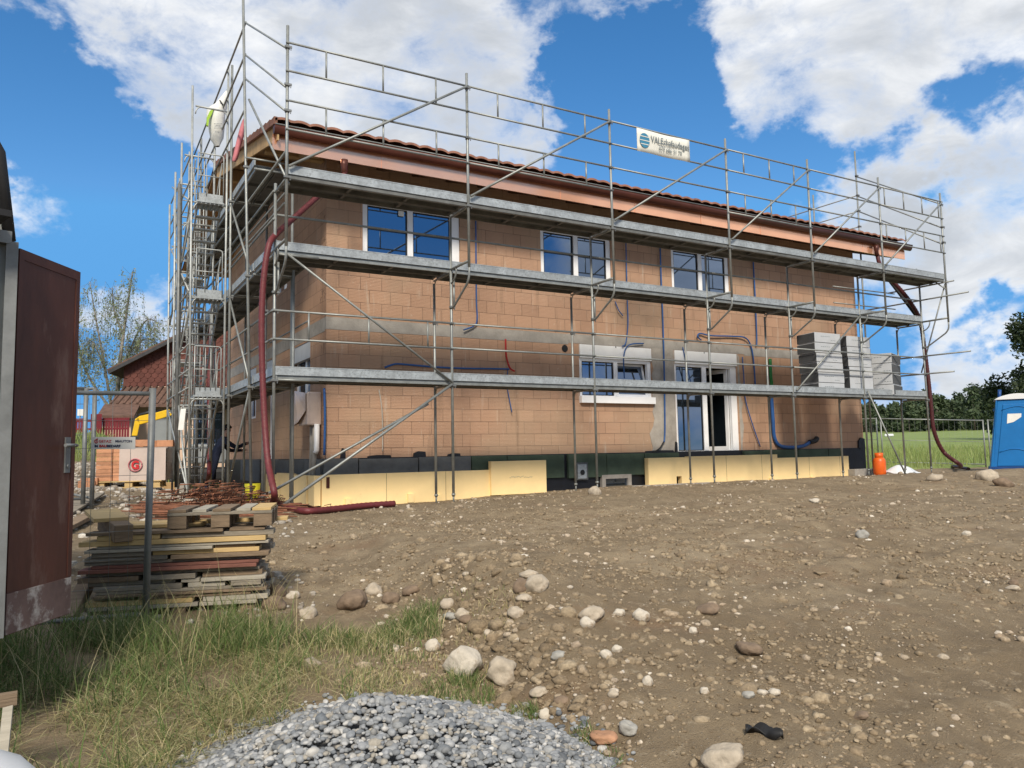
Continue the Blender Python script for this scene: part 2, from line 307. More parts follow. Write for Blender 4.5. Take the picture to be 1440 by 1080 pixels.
# ------------------------------------------------------------------ mesh helpers
def link(name, mesh, parent=None):
    o = bpy.data.objects.new(name, mesh); COL.objects.link(o)
    if parent: o.parent = parent
    return o
def tag(o, label=None, cat=None, group=None, kind=None):
    if label: o['label'] = label
    if cat: o['category'] = cat
    if group: o['group'] = group
    if kind: o['kind'] = kind
    return o
def empty(name, loc, label, cat, group=None, rz=0.):
    o = bpy.data.objects.new(name, None); COL.objects.link(o); o.location = loc; o.rotation_euler.z = rz; o.empty_display_size = .2
    return tag(o, label, cat, group)
def wmat(o):
    m = o.matrix_basis.copy()
    while o.parent: o = o.parent; m = o.matrix_basis @ m
    return m
class MB:
    """collects shapes given in world coordinates; build() links them as one mesh object under its parent"""
    def __init__(s): s.v = []; s.f = []; s.sm = []; s.mi = []
    def add(s, vs, fs, smooth=False, mi=0):
        o = len(s.v); s.v += [tuple(v) for v in vs]
        for f in fs: s.f.append(tuple(i + o for i in f)); s.sm.append(smooth); s.mi.append(mi)
        return s
    def box(s, x0, x1, y0, y1, z0, z1, mi=0):
        return s.add([(x0, y0, z0), (x1, y0, z0), (x1, y1, z0), (x0, y1, z0), (x0, y0, z1), (x1, y0, z1), (x1, y1, z1), (x0, y1, z1)],
                     [(0, 3, 2, 1), (4, 5, 6, 7), (0, 1, 5, 4), (1, 2, 6, 5), (2, 3, 7, 6), (3, 0, 4, 7)], False, mi)
    def obox(s, c, ax, ay, az, mi=0):
        """oriented box: centre and three half-axis vectors"""
        c = Vector(c); vs = []
        for k in (-1, 1):
            for i, j in ((-1, -1), (1, -1), (1, 1), (-1, 1)): vs.append(c + ax * i + ay * j + az * k)
        return s.add(vs, [(0, 3, 2, 1), (4, 5, 6, 7), (0, 1, 5, 4), (1, 2, 6, 5), (2, 3, 7, 6), (3, 0, 4, 7)], False, mi)
    def bar(s, a, b, w, h, up=Vector((0, 0, 1)), mi=0):
        a, b = Vector(a), Vector(b); d = (b - a); L = d.length; d.normalize()
        sd = d.cross(up)
        if sd.length < 1e-4: sd = d.cross(Vector((1, 0, 0)))
        sd.normalize(); u = sd.cross(d)
        return s.obox((a + b) / 2, d * (L / 2), sd * (w / 2), u * (h / 2), mi)
    def tube(s, pts, r, n=8, cap=True, mi=0, radii=None):
        pts = [Vector(p) for p in pts]; vs = []; fs = []
        prev = None
        for i, p in enumerate(pts):
            t = (pts[min(i + 1, len(pts) - 1)] - pts[max(i - 1, 0)]).normalized()
            if prev is None:
                q = t.cross(Vector((0, 0, 1)));
                if q.length < .05: q = t.cross(Vector((1, 0, 0)))
            else: q = prev - t * prev.dot(t)
            q.normalize(); prev = q; w = t.cross(q)
            rr = radii[i] if radii else r
            for k in range(n):
                a = 2 * math.pi * k / n; vs.append(p + (q * math.cos(a) + w * math.sin(a)) * rr)
        for i in range(len(pts) - 1):
            for k in range(n):
                k2 = (k + 1) % n; fs.append((i * n + k, i * n + k2, (i + 1) * n + k2, (i + 1) * n + k))
        s.add(vs, fs, True, mi)
        if cap:
            o = len(s.v) - len(vs)
            s.f.append(tuple(o + k for k in range(n))[::-1]); s.sm.append(False); s.mi.append(mi)
            s.f.append(tuple(o + (len(pts) - 1) * n + k for k in range(n))); s.sm.append(False); s.mi.append(mi)
        return s
    def lathe(s, c, prof, n=20, mi=0):
        vs = []; fs = []
        for r, z in prof:
            for k in range(n):
                a = 2 * math.pi * k / n; vs.append((c[0] + r * math.cos(a), c[1] + r * math.sin(a), c[2] + z))
        for i in range(len(prof) - 1):
            for k in range(n):
                k2 = (k + 1) % n; fs.append((i * n + k, i * n + k2, (i + 1) * n + k2, (i + 1) * n + k))
        return s.add(vs, fs, True, mi)
    def prism(s, poly, depth, mi=0):
        """flat polygon (list of 3-D points) thickened along the vector depth"""
        n = len(poly); d = Vector(depth); vs = [Vector(p) for p in poly] + [Vector(p) + d for p in poly]
        fs = [tuple(range(n)), tuple(range(2 * n - 1, n - 1, -1))] + [(i, i + n, (i + 1) % n + n, (i + 1) % n) for i in range(n)]
        return s.add(vs, fs, False, mi)
    def build(s, name, mats, parent=None, bevel=0.):
        me = bpy.data.meshes.new(name)
        vs = s.v
        if parent is not None:
            im = wmat(parent).inverted(); vs = [tuple(im @ Vector(v)) for v in vs]
        me.from_pydata(vs, [], s.f); me.update()
        me.polygons.foreach_set('use_smooth', s.sm); me.polygons.foreach_set('material_index', s.mi)
        for m in (mats if isinstance(mats, (list, tuple)) else [mats]): me.materials.append(MT[m] if isinstance(m, str) else m)
        bm = bmesh.new(); bm.from_mesh(me); bmesh.ops.recalc_face_normals(bm, faces=bm.faces)
        bm.to_mesh(me); bm.free()
        o = link(name, me, parent)
        if bevel:
            b = o.modifiers.new('bevel', 'BEVEL'); b.width = bevel; b.segments = 2; b.limit_method = 'ANGLE'
        return o
def arc(a, b, c, n=8):
    """quadratic curve from a to c pulled by b"""
    a, b, c = Vector(a), Vector(b), Vector(c)
    return [a * (1 - t) ** 2 + b * 2 * t * (1 - t) + c * t * t for t in [i / n for i in range(n + 1)]]
def smooth_path(pts, n=6):
    pts = [Vector(p) for p in pts]; out = []
    for i in range(len(pts) - 1):
        p0 = pts[max(i - 1, 0)]; p1 = pts[i]; p2 = pts[i + 1]; p3 = pts[min(i + 2, len(pts) - 1)]
        for k in range(n):
            t = k / n
            out.append(.5 * ((2 * p1) + (p2 - p0) * t + (2 * p0 - 5 * p1 + 4 * p2 - p3) * t * t + (3 * p1 - p0 - 3 * p2 + p3) * t ** 3))
    return out + [pts[-1]]
def text_mesh(name, txt, size, origin, xdir, ydir, m, parent, width=None, bold=0., thick=.002):
    cu = bpy.data.curves.new(name, 'FONT'); cu.body = txt; cu.size = size; cu.extrude = thick; cu.offset = bold; cu.resolution_u = 3
    to = bpy.data.objects.new(name, cu); COL.objects.link(to)
    bpy.context.view_layer.update(); dg = bpy.context.evaluated_depsgraph_get()
    me = bpy.data.meshes.new_from_object(to.evaluated_get(dg)); bpy.data.objects.remove(to); bpy.data.curves.remove(cu)
    xs = [v.co.x for v in me.vertices]; sx = (width / max(max(xs), .01)) if width else 1
    x, y = Vector(xdir).normalized(), Vector(ydir).normalized(); z = x.cross(y); origin = Vector(origin)
    im = wmat(parent).inverted()
    for v in me.vertices: v.co = im @ (origin + x * v.co.x * sx + y * v.co.y + z * v.co.z)
    me.materials.clear(); me.materials.append(MT[m])
    return link(name, me, parent)
def fast_mesh(name, V, Fq, m, smooth=True, parent=None, nper=4):
    """numpy vertices (n,3) and faces (k,nper)"""
    me = bpy.data.meshes.new(name); V = np.asarray(V, np.float32); Fq = np.asarray(Fq, np.int32)
    me.vertices.add(len(V)); me.vertices.foreach_set('co', V.ravel())
    me.loops.add(Fq.size); me.loops.foreach_set('vertex_index', Fq.ravel())
    me.polygons.add(len(Fq)); me.polygons.foreach_set('loop_start', np.arange(0, Fq.size, nper, dtype=np.int32))
    me.polygons.foreach_set('use_smooth', np.full(len(Fq), smooth)); me.update(calc_edges=True); me.validate()
    me.materials.append(MT[m] if isinstance(m, str) else m)
    return link(name, me, parent)
def ico(sub):
    bm = bmesh.new(); bmesh.ops.create_icosphere(bm, subdivisions=sub, radius=1)
    v = np.array([q.co[:] for q in bm.verts]); bm.verts.index_update(); f = np.array([[q.index for q in p.verts] for p in bm.faces]); bm.free(); return v, f
ICO1 = ico(1); ICO2 = ico(2); ICO3 = ico(3)
def blobs(name, items, m, sub=ICO1, seed=1, rough=.18, parent=None):
    """many small stones in ONE mesh: items = (x, y, z, rx, ry, rz)"""
    rs = np.random.RandomState(seed); bv, bf = sub; n = len(items); it = np.array(items)
    base = bv[None] * (1 + rough * rs.randn(n, len(bv), 1) * .8)
    if rough > .05: base = base + rough * .5 * rs.randn(n, len(bv), 3)
    base = base * it[:, None, 3:6]
    ang = rs.rand(n) * 6.283; tilt = rs.randn(n) * .35
    c, s_ = np.cos(ang), np.sin(ang); ct, st = np.cos(tilt), np.sin(tilt)
    x, y, z = base[..., 0], base[..., 1], base[..., 2]
    y2 = y * ct[:, None] - z * st[:, None]; z2 = y * st[:, None] + z * ct[:, None]
    X = x * c[:, None] - y2 * s_[:, None]; Y = x * s_[:, None] + y2 * c[:, None]
    V = np.stack([X, Y, z2], -1) + it[:, None, :3]
    Fq = bf[None] + (np.arange(n) * len(bv))[:, None, None]
    return fast_mesh(name, V.reshape(-1, 3), Fq.reshape(-1, 3), m, True, parent, 3)
def blades(name, items, m, seed=1):
    """grass blades in ONE mesh: items = (x, y, z, height, width, lean x, lean y)"""
    rs = np.random.RandomState(seed); it = np.array(items); n = len(it)
    a = rs.rand(n) * math.pi; wx, wy = np.cos(a) * it[:, 4] / 2, np.sin(a) * it[:, 4] / 2
    V = np.zeros((n, 8, 3)); ts = [0, .4, .75, 1.]
    for i, t in enumerate(ts):
        k = t * t; w = (1, .85, .55, .05)[i]
        cx = it[:, 0] + it[:, 5] * k; cy = it[:, 1] + it[:, 6] * k
        cz = it[:, 2] + it[:, 3] * (t - .25 * k * np.clip(np.hypot(it[:, 5], it[:, 6]) / (it[:, 3] + .001), 0, 2.2))
        V[:, 2 * i] = np.stack([cx - wx * w, cy - wy * w, cz], -1); V[:, 2 * i + 1] = np.stack([cx + wx * w, cy + wy * w, cz], -1)
    fq = np.array([[0, 1, 3, 2], [2, 3, 5, 4], [4, 5, 7, 6]])
    Fq = fq[None] + (np.arange(n) * 8)[:, None, None]
    return fast_mesh(name, V.reshape(-1, 3), Fq.reshape(-1, 4), m, True)
def leaves(name, pts, size, m, parent=None, seed=1, droop=0.):
    """leaf faces in ONE mesh, scattered round the given points"""
    rs = np.random.RandomState(seed); P = np.asarray(pts); n = len(P)
    d1 = rs.randn(n, 3); d1[:, 2] -= droop * 2; d1 /= np.linalg.norm(d1, axis=1)[:, None]
    d2 = np.cross(d1, rs.randn(n, 3)); d2 /= np.linalg.norm(d2, axis=1)[:, None]
    s1 = size * (.6 + .8 * rs.rand(n, 1)); s2 = s1 * .5
    V = np.stack([P - d1 * s1, P + d2 * s2, P + d1 * s1, P - d2 * s2], 1)
    Fq = (np.arange(n) * 4)[:, None] + np.arange(4)[None]
    if parent:
        im = np.array(wmat(parent).inverted()); V = V @ im[:3, :3].T + im[:3, 3]
    return fast_mesh(name, V.reshape(-1, 3), Fq, m, False, parent)
# ------------------------------------------------------------------ sky and light
SUN_EL, SUN_AZ = R(39), math.atan2(-.42, -.8)      # azimuth measured from +Y towards +X
sdir = Vector((math.sin(SUN_AZ) * math.cos(SUN_EL), math.cos(SUN_AZ) * math.cos(SUN_EL), math.sin(SUN_EL)))
world = bpy.data.worlds.new('World'); scene.world = world; world.use_nodes = True
n, l = world.node_tree.nodes, world.node_tree.links
bg = n['Background']; bg.inputs[1].default_value = .1
sky = n.new('ShaderNodeTexSky'); sky.sky_type = 'NISHITA'; sky.sun_disc = False; sky.sun_elevation = SUN_EL; sky.sun_rotation = SUN_AZ
sky.air_density = 1.0; sky.dust_density = .25; sky.ozone_density = 2.6
tc = n.new('ShaderNodeTexCoord'); D = tc.outputs['Generated']
def wmath(op, a, b=None, c=None, clamp=False):
    q = n.new('ShaderNodeMath'); q.operation = op; q.use_clamp = clamp
    for i, v in enumerate((a, b, c)):
        if v is None: continue
        if isinstance(v, (int, float)): q.inputs[i].default_value = v
        else: l.new(v, q.inputs[i])
    return q.outputs[0]
def wrng(s, a, b, c=0., d=1., sm=True):
    q = n.new('ShaderNodeMapRange'); q.interpolation_type = 'SMOOTHSTEP' if sm else 'LINEAR'
    for i, v in zip((1, 2, 3, 4), (a, b, c, d)): q.inputs[i].default_value = v
    l.new(s, q.inputs[0]); return q.outputs[0]
def wnoise(scale, det=9, ro=.58, loc=(0, 0, 0), dist=0., sc=(1, 1, 1)):
    mp = n.new('ShaderNodeMapping'); mp.inputs['Location'].default_value = loc; mp.inputs['Scale'].default_value = sc; l.new(D, mp.inputs[0])
    q = n.new('ShaderNodeTexNoise'); q.inputs['Scale'].default_value = scale; q.inputs['Detail'].default_value = det; q.inputs['Roughness'].default_value = ro; q.inputs['Distortion'].default_value = dist
    l.new(mp.outputs[0], q.inputs['Vector']); return q.outputs['Fac']
CLOUDS = [  # direction of a cloud bank (through a point of the photograph), angular radius, weight
    (450, 60, .2, .5), (340, 70, .15, .45), (560, 130, .17, .5), (280, 130, .09, .35), (690, 200, .12, .42), (620, 40, .14, .4), (480, 200, .17, .4), (660, 110, .1, .35), (120, 8, .12, .4), (250, 20, .1, .3), (800, 5, .08, .35), (920, 0, .07, .3), (740, 60, .06, .2),
    (1190, 70, .16, .55), (1320, 90, .16, .55), (1110, 110, .1, .45), (1430, 70, .13, .5), (1290, 10, .13, .5), (1070, 30, .08, .4), (890, 75, .03, .35), (1190, 165, .06, .4),
    (1340, 330, .12, .75), (1260, 290, .06, .5), (1430, 290, .1, .65), (1390, 370, .06, .45), (1210, 370, .07, .4), (1290, 420, .06, .35),
    (45, 335, .075, .85), (90, 360, .06, .8), (20, 300, .035, .5), (40, 200, .045, .5), (205, 430, .06, .75), (225, 460, .065, .75), (170, 490, .05, .5),
    (1340, 530, .05, .6), (1420, 495, .05, .65), (1370, 500, .04, .5), (1260, 480, .04, .35), (1300, 580, .08, .5), (1450, 570, .06, .5),
    (880, 165, .13, -.75), (960, 170, .1, -.6), (900, 250, .1, -.6), (800, 200, .05, -.3), (830, 80, .05, -.3), (1180, 225, .06, -.7), (1260, 205, .05, -.6), (1080, 240, .09, -.6), (1340, 190, .045, -.6), (1420, 175, .04, -.5), (130, 230, .12, -.7), (70, 110, .07, -.6), (180, 330, .1, -.7), (1400, 440, .04, -.7), (1330, 455, .03, -.5), (220, 270, .06, -.5), (1440, 425, .04, -.6), (190, 90, .04, -.3), (130, 420, .04, -.4), (800, 270, .06, -.4)]
# bend the outlines of the banks so that they are ragged like real cumulus
def warp(src, scale, amt, loc):
    mp = n.new('ShaderNodeMapping'); mp.inputs['Location'].default_value = loc; mp.inputs['Scale'].default_value = (1, 1, 1.3); l.new(D, mp.inputs[0])
    q = n.new('ShaderNodeTexNoise'); q.inputs['Scale'].default_value = scale; q.inputs['Detail'].default_value = 6; q.inputs['Roughness'].default_value = .6; l.new(mp.outputs[0], q.inputs['Vector'])
    v1 = n.new('ShaderNodeVectorMath'); v1.operation = 'SUBTRACT'; l.new(q.outputs['Color'], v1.inputs[0]); v1.inputs[1].default_value = (.5, .5, .5)
    v2 = n.new('ShaderNodeVectorMath'); v2.operation = 'MULTIPLY_ADD'; l.new(v1.outputs[0], v2.inputs[0]); v2.inputs[1].default_value = (amt, amt, amt); l.new(src, v2.inputs[2]); return v2.outputs[0]
DW = warp(warp(D, 4.5, .3, (3, 1, 2)), 14, .13, (7, 5, 1))
accs = {1: None, -1: None}
for px, py, rad, w in CLOUDS:
    d = ray(px, py).normalized()
    vd = n.new('ShaderNodeVectorMath'); vd.operation = 'DISTANCE'; l.new(DW, vd.inputs[0]); vd.inputs[1].default_value = d
    s_ = wrng(vd.outputs['Value'], rad * .1, rad * 1.35, w, 0)
    k = 1 if w > 0 else -1; accs[k] = s_ if accs[k] is None else wmath('ADD', accs[k], s_)
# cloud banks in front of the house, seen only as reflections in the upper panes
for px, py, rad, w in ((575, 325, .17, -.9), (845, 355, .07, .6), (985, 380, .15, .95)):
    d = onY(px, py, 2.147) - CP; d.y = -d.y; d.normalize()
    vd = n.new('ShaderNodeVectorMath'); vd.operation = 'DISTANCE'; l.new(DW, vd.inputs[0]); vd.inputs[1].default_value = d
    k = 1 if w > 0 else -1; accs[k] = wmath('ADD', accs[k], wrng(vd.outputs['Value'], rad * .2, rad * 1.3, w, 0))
# cloud added to the unseen sky behind and overhead, to lift the ambient light
sepw = n.new('ShaderNodeVectorMath'); sepw.operation = 'DOT_PRODUCT'; l.new(D, sepw.inputs[0]); sepw.inputs[1].default_value = FW
sz = n.new('ShaderNodeSeparateXYZ'); l.new(D, sz.inputs[0])
behind = wmath('ADD', wrng(sepw.outputs['Value'], .2, .65, .48, 0), wrng(sz.outputs[2], .56, .74, 0, .7))
n1 = wnoise(5.5, 12, .6, (1.3, .2, .4), .3, (1, 1, 1.7)); n2 = wnoise(15, 9, .66, (4, 2, 7), .4, (1, 1, 1.5))
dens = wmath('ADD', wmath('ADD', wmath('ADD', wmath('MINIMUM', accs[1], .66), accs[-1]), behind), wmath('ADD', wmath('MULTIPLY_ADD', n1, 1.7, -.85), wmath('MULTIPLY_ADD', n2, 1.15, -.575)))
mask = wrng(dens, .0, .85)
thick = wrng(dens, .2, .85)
n3 = wnoise(5.2, 9, .6, (9, 3, 1), .4, (1, 1, 2.4)); n4 = wnoise(2.2, 4, .5, (2, 8, 5), 0, (1, 1, 2))
shade = wmath('MULTIPLY', thick, wrng(wmath('ADD', n3, n4), .74, 1.16), clamp=True)
cc = n.new('ShaderNodeMix'); cc.data_type = 'RGBA'; l.new(shade, cc.inputs[0]); cc.inputs[6].default_value = (5.2, 5.25, 5.3, 1); cc.inputs[7].default_value = (2.95, 3.12, 3.35, 1)
hs = n.new('ShaderNodeHueSaturation'); hs.inputs['Saturation'].default_value = 1.3; hs.inputs['Value'].default_value = .76; l.new(sky.outputs[0], hs.inputs['Color'])
mx = n.new('ShaderNodeMix'); mx.data_type = 'RGBA'; vm = n.new('ShaderNodeVectorMath'); vm.operation = 'MINIMUM'; l.new(hs.outputs[0], vm.inputs[0]); vm.inputs[1].default_value = (.62, 2.0, 4.1)
l.new(wmath('MULTIPLY', mask, .96), mx.inputs[0]); l.new(vm.outputs[0], mx.inputs[6]); l.new(cc.outputs[2], mx.inputs[7])
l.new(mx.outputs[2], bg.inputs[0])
ld = bpy.data.lights.new('sun', 'SUN'); ld.energy = 2.2; ld.angle = R(11); ld.color = (1, .9, .76)
so = bpy.data.objects.new('sun', ld); COL.objects.link(so); so.rotation_euler = (-sdir).to_track_quat('-Z', 'Y').to_euler(); so.location = (0, 0, 20)
vs_ = scene.view_settings; vs_.view_transform = 'Standard'; vs_.look = 'None'; vs_.gamma = 1; vs_.use_curve_mapping = False; vs_.exposure = 1.0

# ------------------------------------------------------------------ ground, meadow
def graded(a, b, dense, coarse_l, coarse_r):
    xs = []
    x = a
    for x0, x1, st in dense:
        xs += list(np.arange(x0, x1, st))
    xs.append(dense[-1][1])
    st = dense[0][2]; x = xs[0]; left = []
    while x > a: st *= 1.35; x -= st; left.append(max(x, a))
    st = dense[-1][2]; x = xs[-1]; right = []
    while x < b: st *= 1.35; x += st; right.append(min(x, b))
    return np.array(left[::-1] + xs + right)
gx = graded(-900, 900, [(-5.5, -3, .12), (-3, 3.6, .036), (3.6, 8, .08), (8, 21, .16)], 0, 0)
gy = graded(-300, 1500, [(-11.2, -5, .036), (-5, 0, .08), (0, 8, .2), (8, 24, .5)], 0, 0)
V = [(x, y, H(x, y)) for y in gy for x in gx]
nx, ny = len(gx), len(gy)
ii = (np.arange(ny - 1)[:, None] * nx + np.arange(nx - 1)[None]).ravel()
g = fast_mesh('ground', V, np.stack([ii, ii + 1, ii + nx + 1, ii + nx], 1), 'ground')
tag(g, 'bare brown stony soil sloping up to the building', 'ground', None, 'structure')
def meadow_z(x, y):
    d = ((x - 21) * .72 + (y - 1.5) * .69)
    return -2.2 + .05 * min(d, 6) / 6 + max(0, d) * .0235
MT['meadow'] = mat('meadow_sward', (.2, .26, .07), .95, 0, .3, .5, .4, 12, col2=(.15, .2, .05), spots=((.27, .29, .11), .58, .25))
mxs = np.concatenate([np.arange(17.4, 60, .8), np.arange(60, 420, 8)]); mys = np.concatenate([np.arange(3., 60, .8), np.arange(60, 420, 8)])
def mz(x, y): return meadow_z(x, y) + .05 * mn.noise(Vector((x * .6, y * .6, 0))) + .02 * mn.noise(Vector((x * 2.1, y * 2.1, 0)))
V = [(x, y, mz(x, y) - .22 * (1 - ss(17.4, 19.6, x)) - .2 * (1 - ss(3, 4.6, y))) for y in mys for x in mxs]; nx, ny = len(mxs), len(mys)
ii = (np.arange(ny - 1)[:, None] * nx + np.arange(nx - 1)[None]).ravel()
tag(fast_mesh('meadow', V, np.stack([ii, ii + 1, ii + nx + 1, ii + nx], 1), 'meadow'), 'green meadow rising behind the site fence', 'meadow', None, 'structure')

# ------------------------------------------------------------------ the house
HX0, HX1, HY0, HY1 = 1.456, 17.19, 2.147, 12.6
EAVE = 4.52
house = empty('brick_house', (HX0, HY0, -2.3), 'unfinished two storey clay block house with copper eaves behind the scaffold', 'house')
def wall(name, m, axis, plane, a0, a1, z0, z1, holes, inward, parent):
    """a wall lying on one plane with rectangular openings; inward = signed thickness"""
    A = sorted({a0, a1, *[h[0] for h in holes], *[h[1] for h in holes]}); Zs = sorted({z0, z1, *[h[2] for h in holes], *[h[3] for h in holes]})
    mb = MB()
    def P(a, z, o): return (a, plane + o, z) if axis == 0 else (plane + o, a, z)
    for i in range(len(A) - 1):
        for j in range(len(Zs) - 1):
            ca, cz = (A[i] + A[i + 1]) / 2, (Zs[j] + Zs[j + 1]) / 2
            if any(h[0] < ca < h[1] and h[2] < cz < h[3] for h in holes): continue
            for o in (0, inward): mb.add([P(A[i], Zs[j], o), P(A[i + 1], Zs[j], o), P(A[i + 1], Zs[j + 1], o), P(A[i], Zs[j + 1], o)], [(0, 1, 2, 3)])
    for h in holes + [(a0, a1, z0, z1)]:
        q = [(h[0], h[2]), (h[1], h[2]), (h[1], h[3]), (h[0], h[3])]
        for k in range(4):
            (p, z), (p2, z2) = q[k], q[(k + 1) % 4]
            mb.add([P(p, z, 0), P(p2, z2, 0), P(p2, z2, inward), P(p, z, inward)], [(0, 1, 2, 3)])
    return mb.build(name, m, parent)
WIN = [(2.18, 4.31, 2.3, 3.62), (6.32, 8.28, 2.3, 3.61), (10.15, 12.12, 2.3, 3.62)]
KIT = (7.29, 9.4, -.3, 1.035); FD = (10.12, 12.24, -1.57, 1.035)
PL = -1.47
wall('brick_wall', 'brick_x', 0, HY0, HX0, HX1, -1.6, EAVE, WIN + [KIT, (FD[0], FD[1], -1.6, FD[3])], .4, house)
SW = [(3.25, 4.75, -.45, .93), (6.3, 7.3, -1.6, .93), (8.4, 9.6, -.4, .93), (5.2, 6.6, 2.4, 3.6)]
wall('brick_wall', 'brick_y', 1, HX0, HY0 + .4, HY1, -1.6, EAVE, SW, .4, house)
wall('brick_wall', 'brick_y', 1, HX1, HY0 + .4, HY1, -1.6, EAVE, [], -.4, house)
wall('brick_wall', 'brick_x', 0, HY1, HX0, HX1, -1.6, EAVE, [], -.4, house)
# close the corner end of the side walls where the front wall stops
RIDGE_Y = 7.35; SL = .215; R0 = 4.385
def roofz(y): return R0 + SL * (y - .95) if y < RIDGE_Y else R0 + SL * (2 * RIDGE_Y - .95 - y)
for gxp, s in ((HX0, 1), (HX1, -1)):
    poly = [(gxp, HY0, EAVE), (gxp, HY1, EAVE), (gxp, RIDGE_Y, roofz(RIDGE_Y) - .2), (gxp, HY0 + .1, EAVE + .05)]
    MB().prism(poly, (.4 * s, 0, 0)).build('gable_wall', 'brick_y', house)
mb = MB()   # ring beam, a few mm proud of the blocks
mb.box(HX0 - .004, 7.0, HY0 - .005, HY0 + .1, 1.0, 1.24); mb.box(7.0, FD[1] + .3, HY0 - .006, HY0 + .1, 1.036, 1.25); mb.box(FD[1] + .3, HX1 + .004, HY0 - .005, HY0 + .1, 1.0, 1.22)
mb.box(HX0 - .005, HX0 + .1, HY0 + .1, HY1, .97, 1.24); mb.build('ring_beam', 'concrete', house)
# mortar render between the kitchen window and the garden door, ragged on its left side
mb = MB(); edge = [(9.42, 1.036)]
for k in range(14): edge.append((9.43 + rnd.uniform(-.05, .07) - (.12 if k > 10 else 0), .9 - k * .175))
edge += [(9.3, PL), (10.1, PL), (10.1, 1.036)]
mb.prism([(x, HY0 - .012, z) for x, z in edge], (0, .012, 0)); mb.build('mortar_patch', 'render', house)
mb = MB(); mb.prism([(12.27, HY0 - .01, 1.035), (12.27, HY0 - .01, -1.5)] + [(12.36 + rnd.uniform(-.05, .05), HY0 - .01, -1.45 + k * .2) for k in range(13)], (0, .012, 0)); mb.build('mortar_patch', 'render', house)
# floor and ceiling slabs inside, so the open sash looks into a dark room
mb = MB(); mb.box(HX0 + .42, HX1 - .42, HY0 + .42, HY1 - .42, -1.75, -1.6); mb.box(HX0 + .42, HX1 - .42, HY0 + .42, HY1 - .42, 1.75, 2.0); mb.box(HX0 + .42, HX1 - .42, 5.6, 5.75, -1.6, 1.74); mb.build('floor_slab', 'concrete', house)
# base insulation on bitumen
mb = MB(); mb.box(HX0 - .03, HX1 + .01, HY0 - .035, HY0 + .3, -2.6, PL + .012); mb.box(HX0 - .032, HX0 + .2, HY0 + .1, HY1, -2.6, PL + .01)
mb.build('bitumen_coat', 'bitumen', house)
for k, (x0, x1, m, zb) in enumerate([(1.40, 2.05, 'bit_grey', -2.02), (2.07, 3.28, 'bit_grey', -2.02), (3.3, 4.45, 'bit_grey', -2.0), (4.47, 5.3, 'bit_green', -2.0), (5.32, 6.75, 'bit_green', -1.98), (6.86, 7.9, 'bit_green', -2.0), (7.92, 9.0, 'bit_green', -1.98), (9.02, 10.08, 'bit_green', -2.0), (12.28, 13.05, 'bit_green', -2.0), (13.07, 14.3, 'bit_green', -2.02), (14.32, 15.5, 'bit_green', -2.0), (15.52, 16.1, 'bit_green', -2.0)]):
    MB().box(x0, x1, HY0 - .1 - .004 * (k % 3), HY0 - .03, zb, PL + rnd.uniform(-.015, .01)).build('base_insulation', m, house, .006)
for y0, y1 in ((2.2, 3.3), (3.33, 4.5), (4.53, 5.7), (5.73, 6.2), (7.4, 8.6), (8.63, 9.8)):
    MB().box(HX0 - .1, HX0 - .03, y0, y1, -2.02, PL + rnd.uniform(-.02, .01)).build('base_insulation', 'bit_grey', house, .006)
for x, w, h in ((1.72, .1, .2), (2.25, .5, .06), (3.2, .28, .12), (3.95, .3, .07), (9.1, .9, .05), (16.9, .3, .3), (16.5, .5, .0), (10.02, .08, .25)):
    mb = MB(); mb.prism([(x, HY0 - .045, PL - .02), (x + w, HY0 - .045, PL - .02), (x + w * .95, HY0 - .045, PL + h * .9), (x + w * .4, HY0 - .045, PL + h), (x + .02, HY0 - .045, PL + h * .7)], (0, .04, 0)); mb.build('bitumen_smear', 'bitumen', house)
for x, w in ((2.5, .25), (3.0, .25), (3.5, .3), (4.1, .2)):
    MB().box(x, x + w, HY0 - .115, HY0 - .09, -2.03, -1.97 + rnd.uniform(0, .03)).build('bitumen_smear', 'bitumen', house)
# yellow foam boards round the base
for i, (x0, x1, y, z0, z1) in enumerate([(1.32, 4.85, 1.93, -2.36, -1.76), (4.82, 6.16, 1.86, -2.28, -1.585), (9.0, 10.25, 1.9, -2.27, -1.6), (10.26, 13.35, 1.93, -2.28, -1.585), (13.36, 16.25, 1.97, -2.26, -1.68)]):
    mb = MB()
    if i == 2: mb.box(x0, 9.85, y, y + .14, z0, z1); mb.box(9.85, x1 - .24, y, y + .14, -2.05, z1); mb.box(x1 - .24, x1, y, y + .14, z0, z1)
    else: mb.box(x0, x1, y, y + .12, z0, z1)
    ib = mb.build('insulation_board', 'xps', house, .004)
    for q in range(0): xx = rnd.uniform(x0 + .1, x1 - .4); zz = rnd.uniform(z0 + .15, z1 - .1); MB().prism([(xx + .05 * math.cos(t) * rnd.uniform(.4, 1.2), y - .002, zz + .018 * math.sin(t) * rnd.uniform(.4, 1.2)) for t in [k * .9 for k in range(7)]], (0, .004, 0)).build('scuff', 'greypipe' if q else 'board_c', ib)
    if x1 - x0 > 2:
        k = x0 + 1.25
        while k < x1 - .2: MB().box(k, k + .008, y - .0015, y + .01, z0, z1 - .003).build('joint', 'board_c', ib); k += 1.25
for (y0, y1, dz, x) in ((1.94, 2.35, .0, 1.3), (2.37, 3.5, .0, 1.27), (3.52, 4.7, .02, 1.26), (4.72, 5.9, -.02, 1.28)):
    MB().box(x - .12, x, y0, y1, -2.32, -1.77 + dz).build('insulation_board', 'xps', house, .004)
for x, w in ((1.75, .1), (3.0, .12), (3.6, .1), (5.05, .1), (13.0, .1), (14.6, .12)): MB().box(x, x + w, 1.88, 1.96, -2.34, -2.22 + rnd.uniform(0, .05)).build('foam_scrap', 'xps', house)
